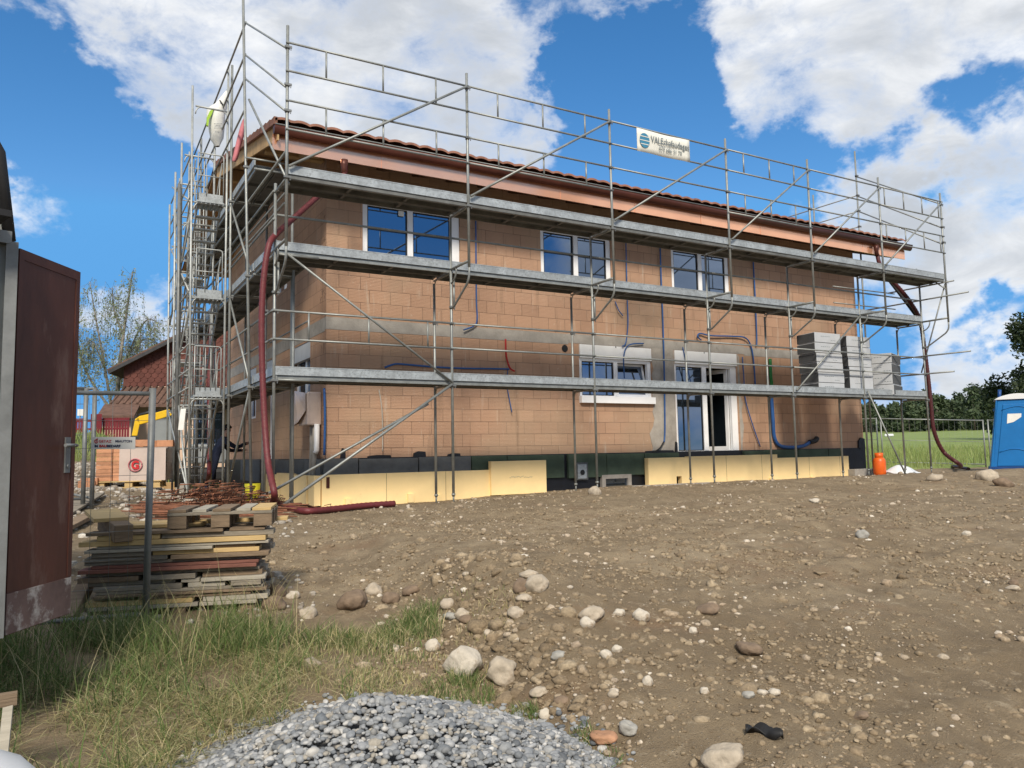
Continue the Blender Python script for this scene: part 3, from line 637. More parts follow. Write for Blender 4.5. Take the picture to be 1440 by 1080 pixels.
# timber shutter and dark slot at the left end of the front boards
MB().box(1.40, 1.46, 1.915, 1.93, -2.0, -1.8).build('board_cutout', 'copperdark', house)
# writing on a foam board is an illegible pencil scribble
mb = MB()
for k in range(16):
    x = 5.25 + k * .035; mb.bar((x, 1.857, -1.93 + rnd.uniform(-.02, .02)), (x + .03, 1.857, -1.92 + rnd.uniform(-.02, .02)), .003, .006)
mb.build('pencil_scribble', 'ink_grey', house)

def window(x0, x1, z0, z1, fl, fr, box=0., sill=0., wide_mul=.06, y=HY0, open_right=None, bot=.06):
    """white frame in a block opening: outer frame, middle post and two glazed sashes"""
    yo = y + .03; mb = MB(); zt = z1 - box
    mb.box(x0, x0 + fl, yo, yo + .09, z0, zt); mb.box(x1 - fr, x1, yo, yo + .09, z0, zt)
    mb.box(x0 + fl, x1 - fr, yo, yo + .09, zt - .07, zt); mb.box(x0 + fl, x1 - fr, yo, yo + .09, z0, z0 + bot)
    xm = (x0 + fl + x1 - fr) / 2
    mb.box(xm - wide_mul, xm + wide_mul, yo - .01, yo + .09, z0 + bot, zt - .07)
    w = mb.build('window', 'white', house, .006)
    for s, (a, b) in enumerate(((x0 + fl, xm - wide_mul), (xm + wide_mul, x1 - fr))):
        za, zb = z0 + bot, zt - .07; f = .03
        if s == 1 and open_right == 'in':      # sash swung into the room
            q = MB(); hx, hy = b - .02, yo + .1; L = b - a; dx, dy = -math.cos(R(78)), math.sin(R(78))
            for t0, t1, u0, u1 in ((0, .09, za, zb), (L - .09, L, za, zb), (.09, L - .09, za, za + .1), (.09, L - .09, zb - .1, zb)):
                q.bar((hx + dx * t0, hy + dy * t0, (u0 + u1) / 2), (hx + dx * t1, hy + dy * t1, (u0 + u1) / 2), .05, u1 - u0)
            q.build('sash', 'white', w); MB().bar((hx + dx * .09, hy + dy * .09, (za + zb) / 2), (hx + dx * (L - .09), hy + dy * (L - .09), (za + zb) / 2), .02, zb - za - .2).build('pane', 'glass', w)
            continue
        tilt = .16 if (s == 1 and open_right == 'tilt') else 0.
        q = MB()
        def pt(x, z, o): return (x, yo + .02 + o + tilt * (z - za) / (zb - za), z)
        def strip(xa, xb, u, v, th, o): q.add([pt(xa, u, o), pt(xb, u, o), pt(xb, v, o), pt(xa, v, o), pt(xa, u, o + th), pt(xb, u, o + th), pt(xb, v, o + th), pt(xa, v, o + th)], [(0, 1, 2, 3), (7, 6, 5, 4), (0, 4, 5, 1), (1, 5, 6, 2), (2, 6, 7, 3), (3, 7, 4, 0)])
        fm = 'white' if tilt else 'black'
        f = .05 if tilt else .022
        for xa, xb, u, v in ((a, a + f, za, zb), (b - f, b, za, zb), (a + f, b - f, za, za + f), (a + f, b - f, zb - f, zb)): strip(xa, xb, u, v, .05, 0)
        q.build('sash', fm, w)
        q = MB(); strip(a + f, b - f, za + f, zb - f, .012, .02); q.build('pane', 'glass', w)
    if box:
        MB().box(x0 + .01, x1 - .01, y - .03, y + .2, zt + .002, z1 - .012).build('shutter_box', 'whitebox', w, .004)
        MB().box(xm - .03, xm - .01, y - .036, y - .03, z1 - .05, z1 - .015).build('box_clip', 'black', w)
    if sill:
        MB().box(x0 - .02, x1 + .02, y - .1, y + .03, z0 - .02, z0 + sill).build('sill', 'white', w, .004)
    return w
ws = [window(*WIN[0], .11, .2), window(*WIN[1], .1, .12), window(*WIN[2], .1, .12)]
MB().box(2.95, 3.07, HY0 + .035, HY0 + .04, 3.42, 3.53).build('sticker', 'paper', ws[0])
for w, x in ((ws[0], 3.78), (ws[1], 6.6), (ws[2], 11.55)): MB().box(x, x + .1, HY0 + .0, HY0 + .06, 2.34, 2.6).build('packing_block', 'whitebox', w)
window(*KIT, .09, .1, .32, .14, .055, open_right='tilt', bot=.16)
window(*FD, .08, .2, .33, 0., .07, open_right='in', bot=.12)
# protective white strip under the garden door
MB().box(FD[0] - .02, FD[1] + .02, HY0 - .03, HY0 + .02, FD[2] - .02, FD[2] + .07).build('door_sill', 'white', house, .004)
# openings in the side wall
for (a, b, z0, z1) in SW[:3] + SW[3:]:
    mb = MB(); xo = HX0 + .12
    for u0, u1, v0, v1 in ((a, a + .08, z0, z1), (b - .08, b, z0, z1), (a + .08, b - .08, z0, z0 + .08), (a + .08, b - .08, z1 - .08, z1), ((a + b) / 2 - .05, (a + b) / 2 + .05, z0 + .08, z1 - .08)):
        mb.box(xo, xo + .08, u0, u1, v0, v1)
    w = mb.build('window', 'white', house)
    MB().box(xo + .03, xo + .045, a + .08, b - .08, z0 + .08, z1 - .08).build('pane', 'glass', w)
    if z0 < 0 and z1 < 1: MB().box(HX0 + .01, HX0 + .11, a, b, z1 - .34, z1 - .004).build('shutter_box', 'eps', w)
# meter box wrapped in film and its pipes on the side wall by the corner
mb = MB(); mb.box(HX0 - .28, HX0 - .002, 2.42, 3.05, -.82, -.18); mb.build('meter_box', 'film', house, .03)
mb = MB(); mb.add([(HX0 - .3, 2.5, -.2), (HX0 - .3, 3.3, -.1), (HX0 - .33, 3.25, -.8), (HX0 - .36, 2.8, -.75), (HX0 - .31, 2.45, -.55), (HX0 - .02, 3.4, -.2), (HX0 - .02, 3.3, -.7)], [(0, 1, 2, 3, 4), (1, 5, 6, 2)]); o = mb.build('loose_film', 'film', house)
sd = o.modifiers.new('thick', 'SOLIDIFY'); sd.thickness = .006
for y, m, r, z in ((2.52, 'greypipe', .05, -2.05), (2.7, 'greypipe', .055, -2.05), (2.4, 'white', .05, -1.35)):
    MB().tube([(HX0 - .1, y, -.8), (HX0 - .1, y, -1.3), (HX0 - .12, y + .02, z)], r, 10).build('conduit', m, house)
# blue and red conduits hanging out of the front wall
def conduit(pix, r, m, off=.05, n=5):
    p = [onY(x, y, HY0 - off - (.02 if i % 2 else 0)) for i, (x, y) in enumerate(pix)]
    MB().tube(smooth_path(p, n), r * .8, 7).build('conduit', m, house)
conduit([(456, 546), (457, 590), (456, 640)], .028, 'blue', .06)
conduit([(669, 300), (669.5, 380), (670, 425), (671, 448), (667, 458), (652, 464)], .02, 'blue')
conduit([(541, 517), (556, 512), (575, 513), (610, 516), (650, 518), (690, 518.5), (716, 519)], .026, 'blue')
conduit([(880, 335), (881, 380), (882, 420), (883, 455), (880, 482), (875, 487)], .018, 'blue')
conduit([(928, 340), (930, 400), (932, 450), (934, 520), (935, 600), (934, 622)], .024, 'blue')
conduit([(934, 620), (928, 630), (918, 637)], .022, 'black')
conduit([(1059, 365), (1062, 420), (1064, 470), (1064, 486)], .024, 'blue')
conduit([(986, 478), (981, 473), (985, 469), (1000, 472), (1030, 473), (1048, 475), (1056, 487), (1060, 510), (1062, 541)], .024, 'blue')
conduit([(878, 532), (877, 505), (880, 490), (888, 484), (905, 483)], .02, 'blue')
conduit([(1044, 502), (1046, 530), (1048, 560), (1056, 590), (1069, 628)], .018, 'blue')
conduit([(865, 424), (870, 436), (876, 444)], .016, 'blue')
conduit([(960, 488), (966, 515), (972, 540)], .016, 'blue')
conduit([(1083, 505), (1084, 530), (1086, 546)], .055, 'green')
conduit([(1084, 545), (1087, 590), (1089, 615), (1097, 627), (1115, 629), (1130, 627), (1140, 621)], .06, 'blue')
conduit([(1138, 622), (1146, 620), (1149, 616)], .085, 'black')
conduit([(711, 477), (712, 500), (717, 517), (724, 522)], .024, 'redpipe')
conduit([(714, 520), (713, 540), (716, 560), (720, 580)], .012, 'blue')
conduit([(533, 548), (537, 575), (538, 610), (538, 635)], .014, 'greypipe')
# vent hole, utility box, cellar window
p = onY(794, 490, HY0)
mb = MB(); n_ = 16; mb.add([(p.x + .075 * math.cos(6.283 * k / n_), HY0 - .004, p.z + .085 * math.sin(6.283 * k / n_)) for k in range(n_)], [tuple(range(n_))]); mb.tube([(p.x, HY0 - .012, p.z), (p.x, HY0 - .004, p.z)], .08, 16)
mb.build('vent_hole', 'black', house)
p = onY(818, 663, HY0 - .12)
f = MB().box(p.x - .17, p.x + .17, HY0 - .13, HY0 - .1, p.z - .19, p.z + .2).build('utility_box', 'bit_grey', house, .008)
MB().box(p.x - .12, p.x + .12, HY0 - .15, HY0 - .131, p.z - .16, p.z + .16).build('box_frame', 'zinc', f, .008)
mb = MB(); mb.tube([(p.x, HY0 - .158, p.z - .02), (p.x, HY0 - .151, p.z - .02)], .06, 14); mb.build('pipe_socket', 'black', f)
a = onY(846, 668, HY0 - .1); b = onY(888, 690, HY0 - .1)
f = MB().box(a.x, a.x + .1, HY0 - .12, HY0 - .03, -2.42, a.z).box(b.x - .1, b.x, HY0 - .12, HY0 - .03, -2.42, a.z).box(a.x + .1, b.x - .1, HY0 - .12, HY0 - .03, a.z - .09, a.z).build('cellar_window', 'render', house)
MB().box(a.x + .1, b.x - .1, HY0 - .06, HY0 - .04, -2.42, a.z - .09).build('pane', 'glass', f)
MB().box(8.1, 10.35, 1.3, 1.42, -2.45, -2.19).build('light_well', 'concrete', house, .01)
MB().box(16.2, 17.2, 1.75, 2.05, -2.5, -2.05).build('concrete_footing', 'concrete', house, .01)
# ---- roof
rf = empty('roof', (0, 0, 0), None, None); rf.parent = house; rf.location = (0, 0, 0)
RX0, RX1 = .2, 18.1
xs = np.arange(RX0, RX1 + .01, .055); rows = []
ys = []; y = .95
while y < RIDGE_Y: ys.append(y); y += .34
V = []; Fq = []
ripple = [.042 * (abs(math.sin(math.pi * (x - RX0) / .3)) ** .7) for x in xs]
for r, y0 in enumerate(ys):
    y1 = min(y0 + .36, RIDGE_Y)
    for (yy, dz) in ((y0, -.0), (y0, .045), (y1, .012)):
        for x, rp in zip(xs, ripple): V.append((x, yy, roofz(yy) + dz + rp))
    nxx = len(xs); o = r * 3 * nxx
    for t in (0, 1):
        for k in range(nxx - 1): Fq.append((o + t * nxx + k, o + t * nxx + k + 1, o + (t + 1) * nxx + k + 1, o + (t + 1) * nxx + k))
im = np.array(wmat(house).inverted()); V = np.array(V) @ im[:3, :3].T + im[:3, 3]
bpy.data.objects.remove(rf)
tiles = fast_mesh('roof', V, Fq, 'tile', False, house)
mb = MB()   # far slope and underlay
mb.add([(RX0, RIDGE_Y, roofz(RIDGE_Y) + .05), (RX1, RIDGE_Y, roofz(RIDGE_Y) + .05), (RX1, 13.7, roofz(13.7)), (RX0, 13.7, roofz(13.7))], [(0, 1, 2, 3)]); mb.build('roof_slope', 'tile', tiles)
mb = MB()   # boarded underside that carries the tiles
U = .02
mb.add([(RX0 + .04, 1.12, roofz(1.12) - U), (RX1 - .04, 1.12, roofz(1.12) - U), (RX1 - .04, RIDGE_Y, roofz(RIDGE_Y) - U), (RX0 + .04, RIDGE_Y, roofz(RIDGE_Y) - U), (RX0 + .04, 13.6, roofz(13.6) - U), (RX1 - .04, 13.6, roofz(13.6) - U)], [(0, 1, 2, 3), (3, 2, 5, 4)])
o = mb.build('soffit', 'soffit', tiles); sd = o.modifiers.new('thick', 'SOLIDIFY'); sd.thickness = .04; sd.offset = -1 if False else 0
for k in range(23):
    x = .95 + k * .76
    mb = MB(); y0, y1 = 1.16, 2.6
    mb.prism([(x, y0, roofz(y0) - .06), (x, y1, roofz(y1) - .06), (x, y1, roofz(y1) - .3), (x, y0 + .1, roofz(y0) - .46), (x, y0, roofz(y0) - .42)], (.12, 0, 0)); mb.build('rafter_tail', 'darkwood' if k else 'wood', tiles)
mb = MB(); mb.box(RX0 + .02, RX1 - .02, 1.13, 1.16, 3.95, 4.4); mb.build('eave_board', 'darkwood', tiles)
for yv in (2.3, 4.7, RIDGE_Y - .1): MB().box(RX0 + .15, HX0 - .01, yv, yv + .16, roofz(yv) - .34, roofz(yv) - .06).build('purlin_end', 'wood', tiles)
mb = MB(); yA, yB = 1.0, RIDGE_Y   # barge board on the left verge
mb.prism([(RX0 + .05, yA, roofz(yA) - .33), (RX0 + .05, yA, roofz(yA) - .04), (RX0 + .05, yB, roofz(yB) - .04), (RX0 + .05, yB, roofz(yB) - .33)], (.03, 0, 0)); mb.build('barge_board', 'wood', tiles)
for y0 in ys:     # verge tiles with turned-down edges
    y1 = y0 + .335; mb = MB(); d = .03
    mb.prism([(RX0 - .02, y0, roofz(y0) + .075), (RX0 - .02, y1, roofz(y1) + .035), (RX0 - .02, y1, roofz(y1) - .07), (RX0 - .02, y0, roofz(y0) - .06)], (.06, 0, 0)); mb.build('verge_tile', 'tile', tiles)
mb = MB()
nseg = 9; x = RX0
while x < RX1 - .1:
    x2 = min(x + 2.0, RX1 - .02); mb.box(x + .003, x2 - .003, 1.1 + rnd.uniform(-.004, .004), 1.125, 3.93, 4.2); mb.box(x - .012, x + .012, 1.094, 1.1, 3.93, 4.2); x = x2
mb.build('fascia', 'copper', house)
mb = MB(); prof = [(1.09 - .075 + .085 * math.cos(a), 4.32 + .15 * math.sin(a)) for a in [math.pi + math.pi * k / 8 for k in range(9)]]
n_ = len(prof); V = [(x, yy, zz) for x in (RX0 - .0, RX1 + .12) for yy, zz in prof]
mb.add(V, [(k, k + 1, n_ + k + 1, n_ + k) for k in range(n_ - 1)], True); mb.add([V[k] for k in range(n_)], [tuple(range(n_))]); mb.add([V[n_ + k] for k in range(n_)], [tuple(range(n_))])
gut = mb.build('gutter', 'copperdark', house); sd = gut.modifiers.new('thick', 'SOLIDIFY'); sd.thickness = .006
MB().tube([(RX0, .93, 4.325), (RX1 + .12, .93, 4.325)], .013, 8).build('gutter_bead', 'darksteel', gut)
for px in (484, 1232):
    p = onY(px, 225 if px < 800 else 345, 1.0); MB().lathe((p.x, 1.0, p.z), [(.0, .0), (.07, .0), (.07, -.1), (.055, -.16), (.055, -.3), (.0, -.3)], 12).build('gutter_outlet', 'copperdark', gut)
# ------------------------------------------------------------------ scaffold
X = [0, 3.07, 6.14, 9.21, 11.78, 14.35, 16.92]
r0 = .024
scaf = empty('scaffold', (0, 0, -2.13), 'galvanised frame scaffold with three decks along the front and left side of the house', 'scaffold')
def base_z(x, y): return H(x, y) - .02
def pole(a, b, r=r0, couplers=(), name='pole'):
    mb = MB(); a, b = Vector(a), Vector(b); mb.tube([a, b], r, 10)
    o = mb.build(name, 'steel', scaf)
    if couplers:
        for z in couplers:
            m2 = MB(); p = a + (b - a) * ((z - a.z) / (b.z - a.z)); m2.lathe((p.x, p.y, p.z - .025), [(r, 0), (r + .012, 0), (r + .012, .05), (r, .05)], 10)
            m2.bar((p.x - .05, p.y - .03, p.z), (p.x + .06, p.y - .03, p.z), .022, .03); m2.bar((p.x + .045, p.y - .03, p.z - .05), (p.x + .045, p.y - .03, p.z + .02), .012, .012)
            m2.build('coupler', 'darksteel', o)
    return o
def foot(o, x, y):
    z = base_z(x, y); mb = MB(); mb.box(x - .075, x + .075, y - .075, y + .075, z, z + .014); mb.tube([(x, y, z + .01), (x, y, z + .18)], .017, 8); mb.lathe((x, y, z + .15), [(.016, 0), (.035, 0), (.035, .03), (.016, .03)], 8)
    mb.build('base_jack', 'steel', o)
for i, x in enumerate(X):
    o = pole((x, 0, base_z(x, 0) + .13), (x, 0, 2.93), couplers=(-.22, .88, 1.17)); foot(o, x, 0)
    o = pole((x, .73, base_z(x, .73) + .13), (x, .73, 1.74), couplers=(1.0,)); foot(o, x, .73)
    pole((x, -.72, 1.74), (x, -.72, 5.16 if i else 5.2), couplers=(2.8, 4.0, 4.9) if i not in (0, 6) else (2.8, 3.84, 4.25, 4.85))
    # outrigger bracket carrying the upper pole
    mb = MB(); mb.tube([(x, .0, 1.85), (x, -.72, 1.85)], .024, 8)
    mb.tube([(x, -.72, 1.78)] + arc((x, -.72, 1.66), (x, -.72, 1.56), (x, -.66, 1.5), 5) + arc((x, -.62, 1.46), (x, -.12, 1.0), (x, -.02, 1.17), 5)[:1] + arc((x, -.2, 1.22), (x, -.1, 1.15), (x, -.02, 1.16), 5), .02, 8)
    mb.tube(arc((x, -.22, 1.84), (x, -.23, 1.66), (x, -.02, 1.6), 6), .016, 8)
    mb.tube([(x + .055, 0, 1.15), (x + .055, 0, 1.66)], .02, 8)
    mb.build('bracket', 'steel', scaf)
    # cross bearers under the decks
    for z in (-.21, 1.79): mb = MB(); mb.tube([(x, 0, z), (x, .73, z)], .02, 8); mb.tube(arc((x, .1, z), (x, .02, z - .02), (x, .0, z - .22), 4), .012, 6); mb.tube(arc((x, .63, z), (x, .71, z - .02), (x, .73, z - .22), 4), .012, 6); mb.build('transom', 'steel', scaf)
    MB().tube([(x, -.72, 2.79), (x, .02, 2.79)], .02, 8).build('transom', 'steel', scaf)
def plank(p0, p1, w, z, th, m='deck', par=scaf):
    """steel plank from p0 to p1 (centre line), ribbed below"""
    a, b = Vector((*p0, z)), Vector((*p1, z)); mb = MB(); d = (b - a).normalized(); s = Vector((-d.y, d.x, 0))
    mb.bar(a, b, w, .012)
    for k in (-1, 1): mb.bar(a + s * (k * (w / 2 - .012)) - Vector((0, 0, th / 2)), b + s * (k * (w / 2 - .012)) - Vector((0, 0, th / 2)), .024, th)
    L = (b - a).length; n_ = max(2, int(L / .8))
    for k in range(n_ + 1):
        q = a + d * (.03 + (L - .06) * k / n_); mb.bar(q - s * (w / 2 - .03) - Vector((0, 0, .03)), q + s * (w / 2 - .03) - Vector((0, 0, .03)), .05, .05)
    return mb.build('deck_plank', m, par)
for i in range(6):
    x0, x1 = X[i] + .035, X[i + 1] - .035
    for z, ya in ((-.13, .02), (1.87, .02), (2.87, -.70)):
        for k in range(2): plank((x0, ya + .17 + k * .345), (x1, ya + .17 + k * .345), .325, z, .07)
        yt = -.0 if z < 2.5 else -.70
        mb = MB(); zz = z + .13
        mb.box(x0 - .02, x1 + .02, yt - .012, yt + .012, z - .005, zz); mb.box(x0 - .02, x1 + .02, yt - .016, yt + .014, zz - .012, zz + .004)
        mb.build('toe_board', 'zinc', scaf)
        MB().box(x0 - .02, x1 + .02, yt - .012 + .03, yt + .03 + .02, z - .075, z - .012).build('deck_edge', 'steel', scaf)
def rail(a, b, r=.018, name='guard_rail'): return MB().tube([a, b], r, 8).build(name, 'steel', scaf)
def frame(x0, x1, y, zt, zb, n_=3, ph=(.155, .5, .83)):
    mb = MB(); mb.tube([(x0, y, zt), (x1, y, zt)], .018, 8); mb.tube([(x0, y, zb), (x1, y, zb)], .018, 8)
    for t in ph: xx = x0 + (x1 - x0) * t; mb.tube([(xx, y, zb), (xx, y, zt)], .016, 8)
    mb.build('guard_frame', 'steel', scaf)
for i in range(6):
    x0, x1 = X[i] - .03, X[i + 1] + .03
    if i in (0, 1, 3, 5):
        ph = (.2, .5, .8) if i != 5 else (.08, .37, .66, .93)
        frame(x0, x1, -.745, 4.92, 4.47, ph=ph); frame(x0, x1, -.745, 4.0, 3.55, ph=ph)
    else:
        for z in (4.92, 4.47, 4.0): rail((x0, -.745, z), (x1, -.745, z))
    rail((x0, .02, 2.43), (x1, .02, 2.43), .02)
    if i == 0: frame(x0, x1, -.03, .88, .43, ph=(.18, .5, .84))
    else:
        for z in (.88, .44): rail((x0, -.03, z), (x1, -.03, z))
    pa, pb = (X[i] + .02, -.775, 2.96), (X[i + 1] - .02, -.775, 4.9); rail(pa, pb, .021, 'brace')
rail((.18, -.05, 1.8), (3.05, -.05, -.17), .02, 'brace'); rail((3.05, -.05, -.2), (.05, -.35, -2.15), .024, 'brace'); rail((2.6, -.02, -.55), (-.15, .25, -2.05), .022, 'brace')
rail((11.85, -.05, -.1), (14.32, -.05, 1.84), .02, 'brace'); rail((14.42, -.05, -.05), (15.1, -.5, -2.2), .02, 'brace')
# ---- right-hand end
xe = 16.92
rp = pole((xe, 1.69, base_z(xe, 1.69) + .1), (xe, 1.69, 7.15), couplers=(4.91, 5.38, 5.83, 6.41)); foot(rp, xe, 1.69)
for z0, z1 in ((4.87, 6.41), (4.23, 5.83), (3.79, 5.38)): rail((xe, -.72, z0), (xe, 1.72, z1), .018)
for z in (5.83, 5.36): rail((xe, 1.69, z), (xe, 7.2, z + .1), .018)
rail((xe, 1.69, 4.9), (xe, 4.6, 5.0), .018)
for ya, yb, z in ((-1.3, 1.8, 2.42), (-1.25, .85, .92), (-.8, .9, .45), (-.95, .9, 2.78)): rail((xe - .03, ya, z), (xe - .03, yb, z + .02), .02)
rail((xe, -.7, 2.75), (xe, .1, .5), .018, 'brace'); rail((xe - .02, .05, 3.3), (xe - .02, -.72, 2.6), .016, 'brace')
for z in (2.0, 2.43): rail((14.35, .73, z + .3), (xe, .73, z + .32), .016)
for y in (3.2, 5.6, 8.0):
    o = pole((xe, y, base_z(xe, y)), (xe, y, 6.3)); 
for z in (-.2, 1.78): 
    pass
# ---- left side
Yb = [0, 1.57, 3.64, 5.71, 7.78, 9.85]
lp = pole((0, 1.57, base_z(0, 1.57)), (-.25, 1.57, 7.1), couplers=(-.2, 1.75, 3.7)); foot(lp, 0, 1.57)
for i, y in enumerate(Yb):
    if i >= 2:
        o = pole((-.03, y, base_z(0, y) + .1), (-.06, y, 6.55), .026, couplers=(-.2, 1.75, 3.7)); foot(o, -.03, y)
    if i >= 1:
        o = pole((.66, y, base_z(.66, y) + .1), (.66, y, 3.7), couplers=(-.2,)); foot(o, .66, y)
    for z in (-.21, 1.79) + ((3.7,) if i else ()): MB().tube([(-.02, y, z), (.7, y, z)], .02, 8).build('transom', 'steel', scaf)
pole((.49, .78, base_z(.5, .8)), (.49, .78, 1.74))
for i in range(5):
    y0, y1 = Yb[i] + .03, Yb[i + 1] - .03
    if i == 0: y0 = .76
    for z in (-.13, 1.87, 3.78):
        if z > 3 and i == 0: continue
        for k in range(2): plank((.19 + k * .345, y0), (.19 + k * .345, y1), .325, z, .07)
        ya = Yb[i] - .0 if i == 0 else y0
        MB().box(-.012, .012, ya, y1, z - .005, z + .13).build('toe_board', 'zinc', scaf)
        MB().box(.02, .05, ya, y1, z - .075, z - .012).build('deck_edge', 'steel', scaf)
    for z in (.43, .88, 2.35, 2.8): rail((-.03, Yb[i] - .03, z), (-.03, Yb[i + 1] + .03, z))
    if i == 0: rail((.73, .73, .88), (.73, 3.6, .88), .016)
rail((.0, -.7, 3.22), (.0, 8.9, 3.36), .021, 'long_tube'); rail((.12, -.1, 2.6), (.12, 8, 2.75), .018, 'long_tube'); rail((.3, -.1, 3.0), (.3, 6, 3.1), .018, 'long_tube')
for z0, z1 in ((4.83, 6.38), (4.2, 5.78), (3.82, 5.34)): rail((.0, -.72, z0), (-.19, 1.6, z1), .018)
for z1, z2 in ((6.38, 6.45), (5.78, 5.85), (5.34, 5.42), (4.75, 4.85)): rail((-.19, 1.57, z1), (-.08, 9.9, z2), .018)
for (y0, z0, y1, z1) in ((3.6, 3.62, 1.6, 1.82), (3.6, 1.72, 1.6, -.12), (1.6, -.25, 3.6, -2.05)): rail((-.05, y0, z0), (-.05, y1, z1), .021, 'brace')
rail((-.12, 1.57, 4.95), (.05, -.66, 2.72), .02, 'brace')
mb = MB(); mb.tube([(-.18, 1.5, 3.85), (.6, 1.5, 3.85)], .018, 8); mb.build('guard_rail', 'steel', scaf)

# ------------------------------------------------------------------ stair tower
MT['towersteel'] = mat('pale_galvanised_tube', (.4, .42, .41), .5, .4, .25, 6, .1, 60)
tow = empty('stair_tower', (-.4, 3.64, -2.05), 'narrow galvanised scaffold stair tower with steep ladder stairs left of the house', 'stair tower')
TX0, TX1 = -.74, -.13
def tt(a, b, r=.022, name='pole', m='towersteel'): return MB().tube([a, b], r, 8).build(name, m, tow)
for y, zt in ((3.64, 5.95), (5.2, 5.35), (6.25, 5.05), (7.3, 4.6)):
    tt((TX0, y, H(TX0, y)), (TX0 - .06, y, zt)); tt((TX1 + (0 if y > 3.7 else .0), y, H(TX1, y)), (TX1, y, 6.5 if y < 4 else zt))
    for z in ((-.27, 1.7, 3.6, 5.55) if y < 4 else (-.3, 1.7, 3.6, zt - .25)):
        mb = MB(); mb.tube([(TX0, y, z), (TX1, y, z)], .02, 8); mb.tube(arc((TX0 + .14, y, z), (TX0 + .01, y, z), (TX0, y, z - .16), 5), .013, 6); mb.tube(arc((TX1 - .14, y, z), (TX1 - .01, y, z), (TX1, y, z - .16), 5), .013, 6); mb.build('cross_bar', 'towersteel', tow)
for lvl in range(4):
    z1 = -.2 + lvl * 1.92
    if lvl < 3:
        mb = MB(); mb.box(TX0 + .04, TX1 - .03, 3.62, 4.1, z1 - .03, z1 - .01); mb.box(TX0 + .05, TX1 - .05, 3.6, 3.615, z1 - .03, z1 + .15)
        for k in range(7): mb.tube([(TX0 + .06 + k * .08, 3.61, z1 - .045), (TX0 + .06 + k * .08, 4.08, z1 - .045)], .012, 6)
        mb.build('landing', 'zinc', tow)
        mb = MB(); a, b = TX0 + .06, TX1 - .07; zt = z1 + .95     # cage in front of the landing
        mb.tube([(a, 3.585, z1 + .02), (a, 3.585, zt)] , .013, 6); mb.tube([(a, 3.585, zt)] + arc((b - .06, 3.585, zt), (b, 3.585, zt), (b, 3.585, zt - .06), 4) + [(b, 3.585, z1 + .02)], .013, 6)
        mb.tube([(a, 3.585, z1 + .5), (b, 3.585, z1 + .5)], .011, 6)
        for k in range(1, 5 if lvl == 0 else 2): xx = a + (b - a) * k / (5 if lvl == 0 else 3); mb.tube([(xx, 3.585, z1 + .1), (xx, 3.585, z1 + .92)], .007, 6)
        mb.build('landing_guard', 'towersteel', tow)
        mb = MB(); mb.box(TX0 + .04, TX1 - .03, 6.3, 7.2, z1 - 1.0, z1 - .97); mb.build('rear_landing', 'zinc', tow)
        zb = H(TX0, 5.9) if lvl == 0 else z1 - 1.95
        mb = MB()                                               # stair flight: two stringers and treads
        A0, A1 = Vector((TX0 + .08, 6.0, zb)), Vector((TX0 + .08, 3.72, z1 - .05)); B0, B1 = Vector((TX1 - .1, 6.0, zb)), Vector((TX1 - .1, 3.72, z1 - .05))
        mb.bar(A0, A1, .03, .05); mb.bar(B0, B1, .03, .05)
        for k in range(1, 10):
            t = k / 10; p, q = A0.lerp(A1, t), B0.lerp(B1, t); mb.bar(p, q, .16, .022)
        mb.build('stair_flight', 'towersteel', tow)
        mb = MB(); mb.tube([A0 + Vector((-.05, 0, .9)), A1 + Vector((-.05, 0, .9))], .014, 6); mb.tube([B0 + Vector((.02, 0, .9)), B1 + Vector((.02, 0, .9))], .014, 6)
        for t in (.1, .5, .9): p = A0.lerp(A1, t); mb.tube([p, p + Vector((-.05, 0, .9))], .011, 6); p = B0.lerp(B1, t); mb.tube([p, p + Vector((.02, 0, .9))], .011, 6)
        mb.build('handrail', 'towersteel', tow)
    mb = MB()                                                    # side guard of the landings
    if lvl < 3:
        for dz in (.15, .5, 1.0): mb.tube([(TX0 - .03, 3.64, z1 + dz), (TX0 - .03, 7.3, z1 + dz)], .016, 6)
        for k in range(5): mb.tube([(TX0 - .03, 5.3 + k * .35, z1 + .15), (TX0 - .03, 5.3 + k * .35, z1 + 1.0)], .01, 6)
        mb.build('side_guard', 'towersteel', tow)
tt((TX0 - .02, 3.66, 3.5), (TX0 - .02, 7.2, 1.7), .02, 'brace'); tt((TX0 - .02, 3.66, 1.6), (TX0 - .02, 7.2, -.2), .02, 'brace'); tt((TX0 - .02, 3.7, -2.0), (TX0 - .02, 5.2, -.3), .02, 'brace')
tt((TX0 - .03, 5.25, -2.0), (TX0 - .1, 5.1, 4.4), .04, 'tension_pole', 'darksteel')
for yl, xa, xb, z0, z1 in ((7.25, TX0 + .08, TX1 - .06, -1.9, 4.4), (5.25, TX0 + .1, TX1 - .2, 1.9, 5.2), (6.2, TX0 + .02, TX1 - .25, -1.9, 4.9)):
    mb = MB(); mb.tube([(xa, yl, z0), (xa, yl, z1)], .016, 6); mb.tube([(xb, yl, z0), (xb, yl, z1)], .016, 6)
    for k in range(int((z1 - z0) / .28)): mb.tube([(xa, yl, z0 + .15 + k * .28), (xb, yl, z0 + .15 + k * .28)], .012, 6)
    mb.build('ladder', 'towersteel', tow)
tt((TX0 - .02, 7.2, 3.5), (TX0 - .02, 3.7, 1.75), .018, 'brace'); tt((TX0 - .02, 7.2, -.3), (TX0 - .02, 3.7, -2.0), .018, 'brace'); tt((TX0 - .02, 7.2, 5.0), (TX0 - .02, 3.7, 3.6), .018, 'brace')
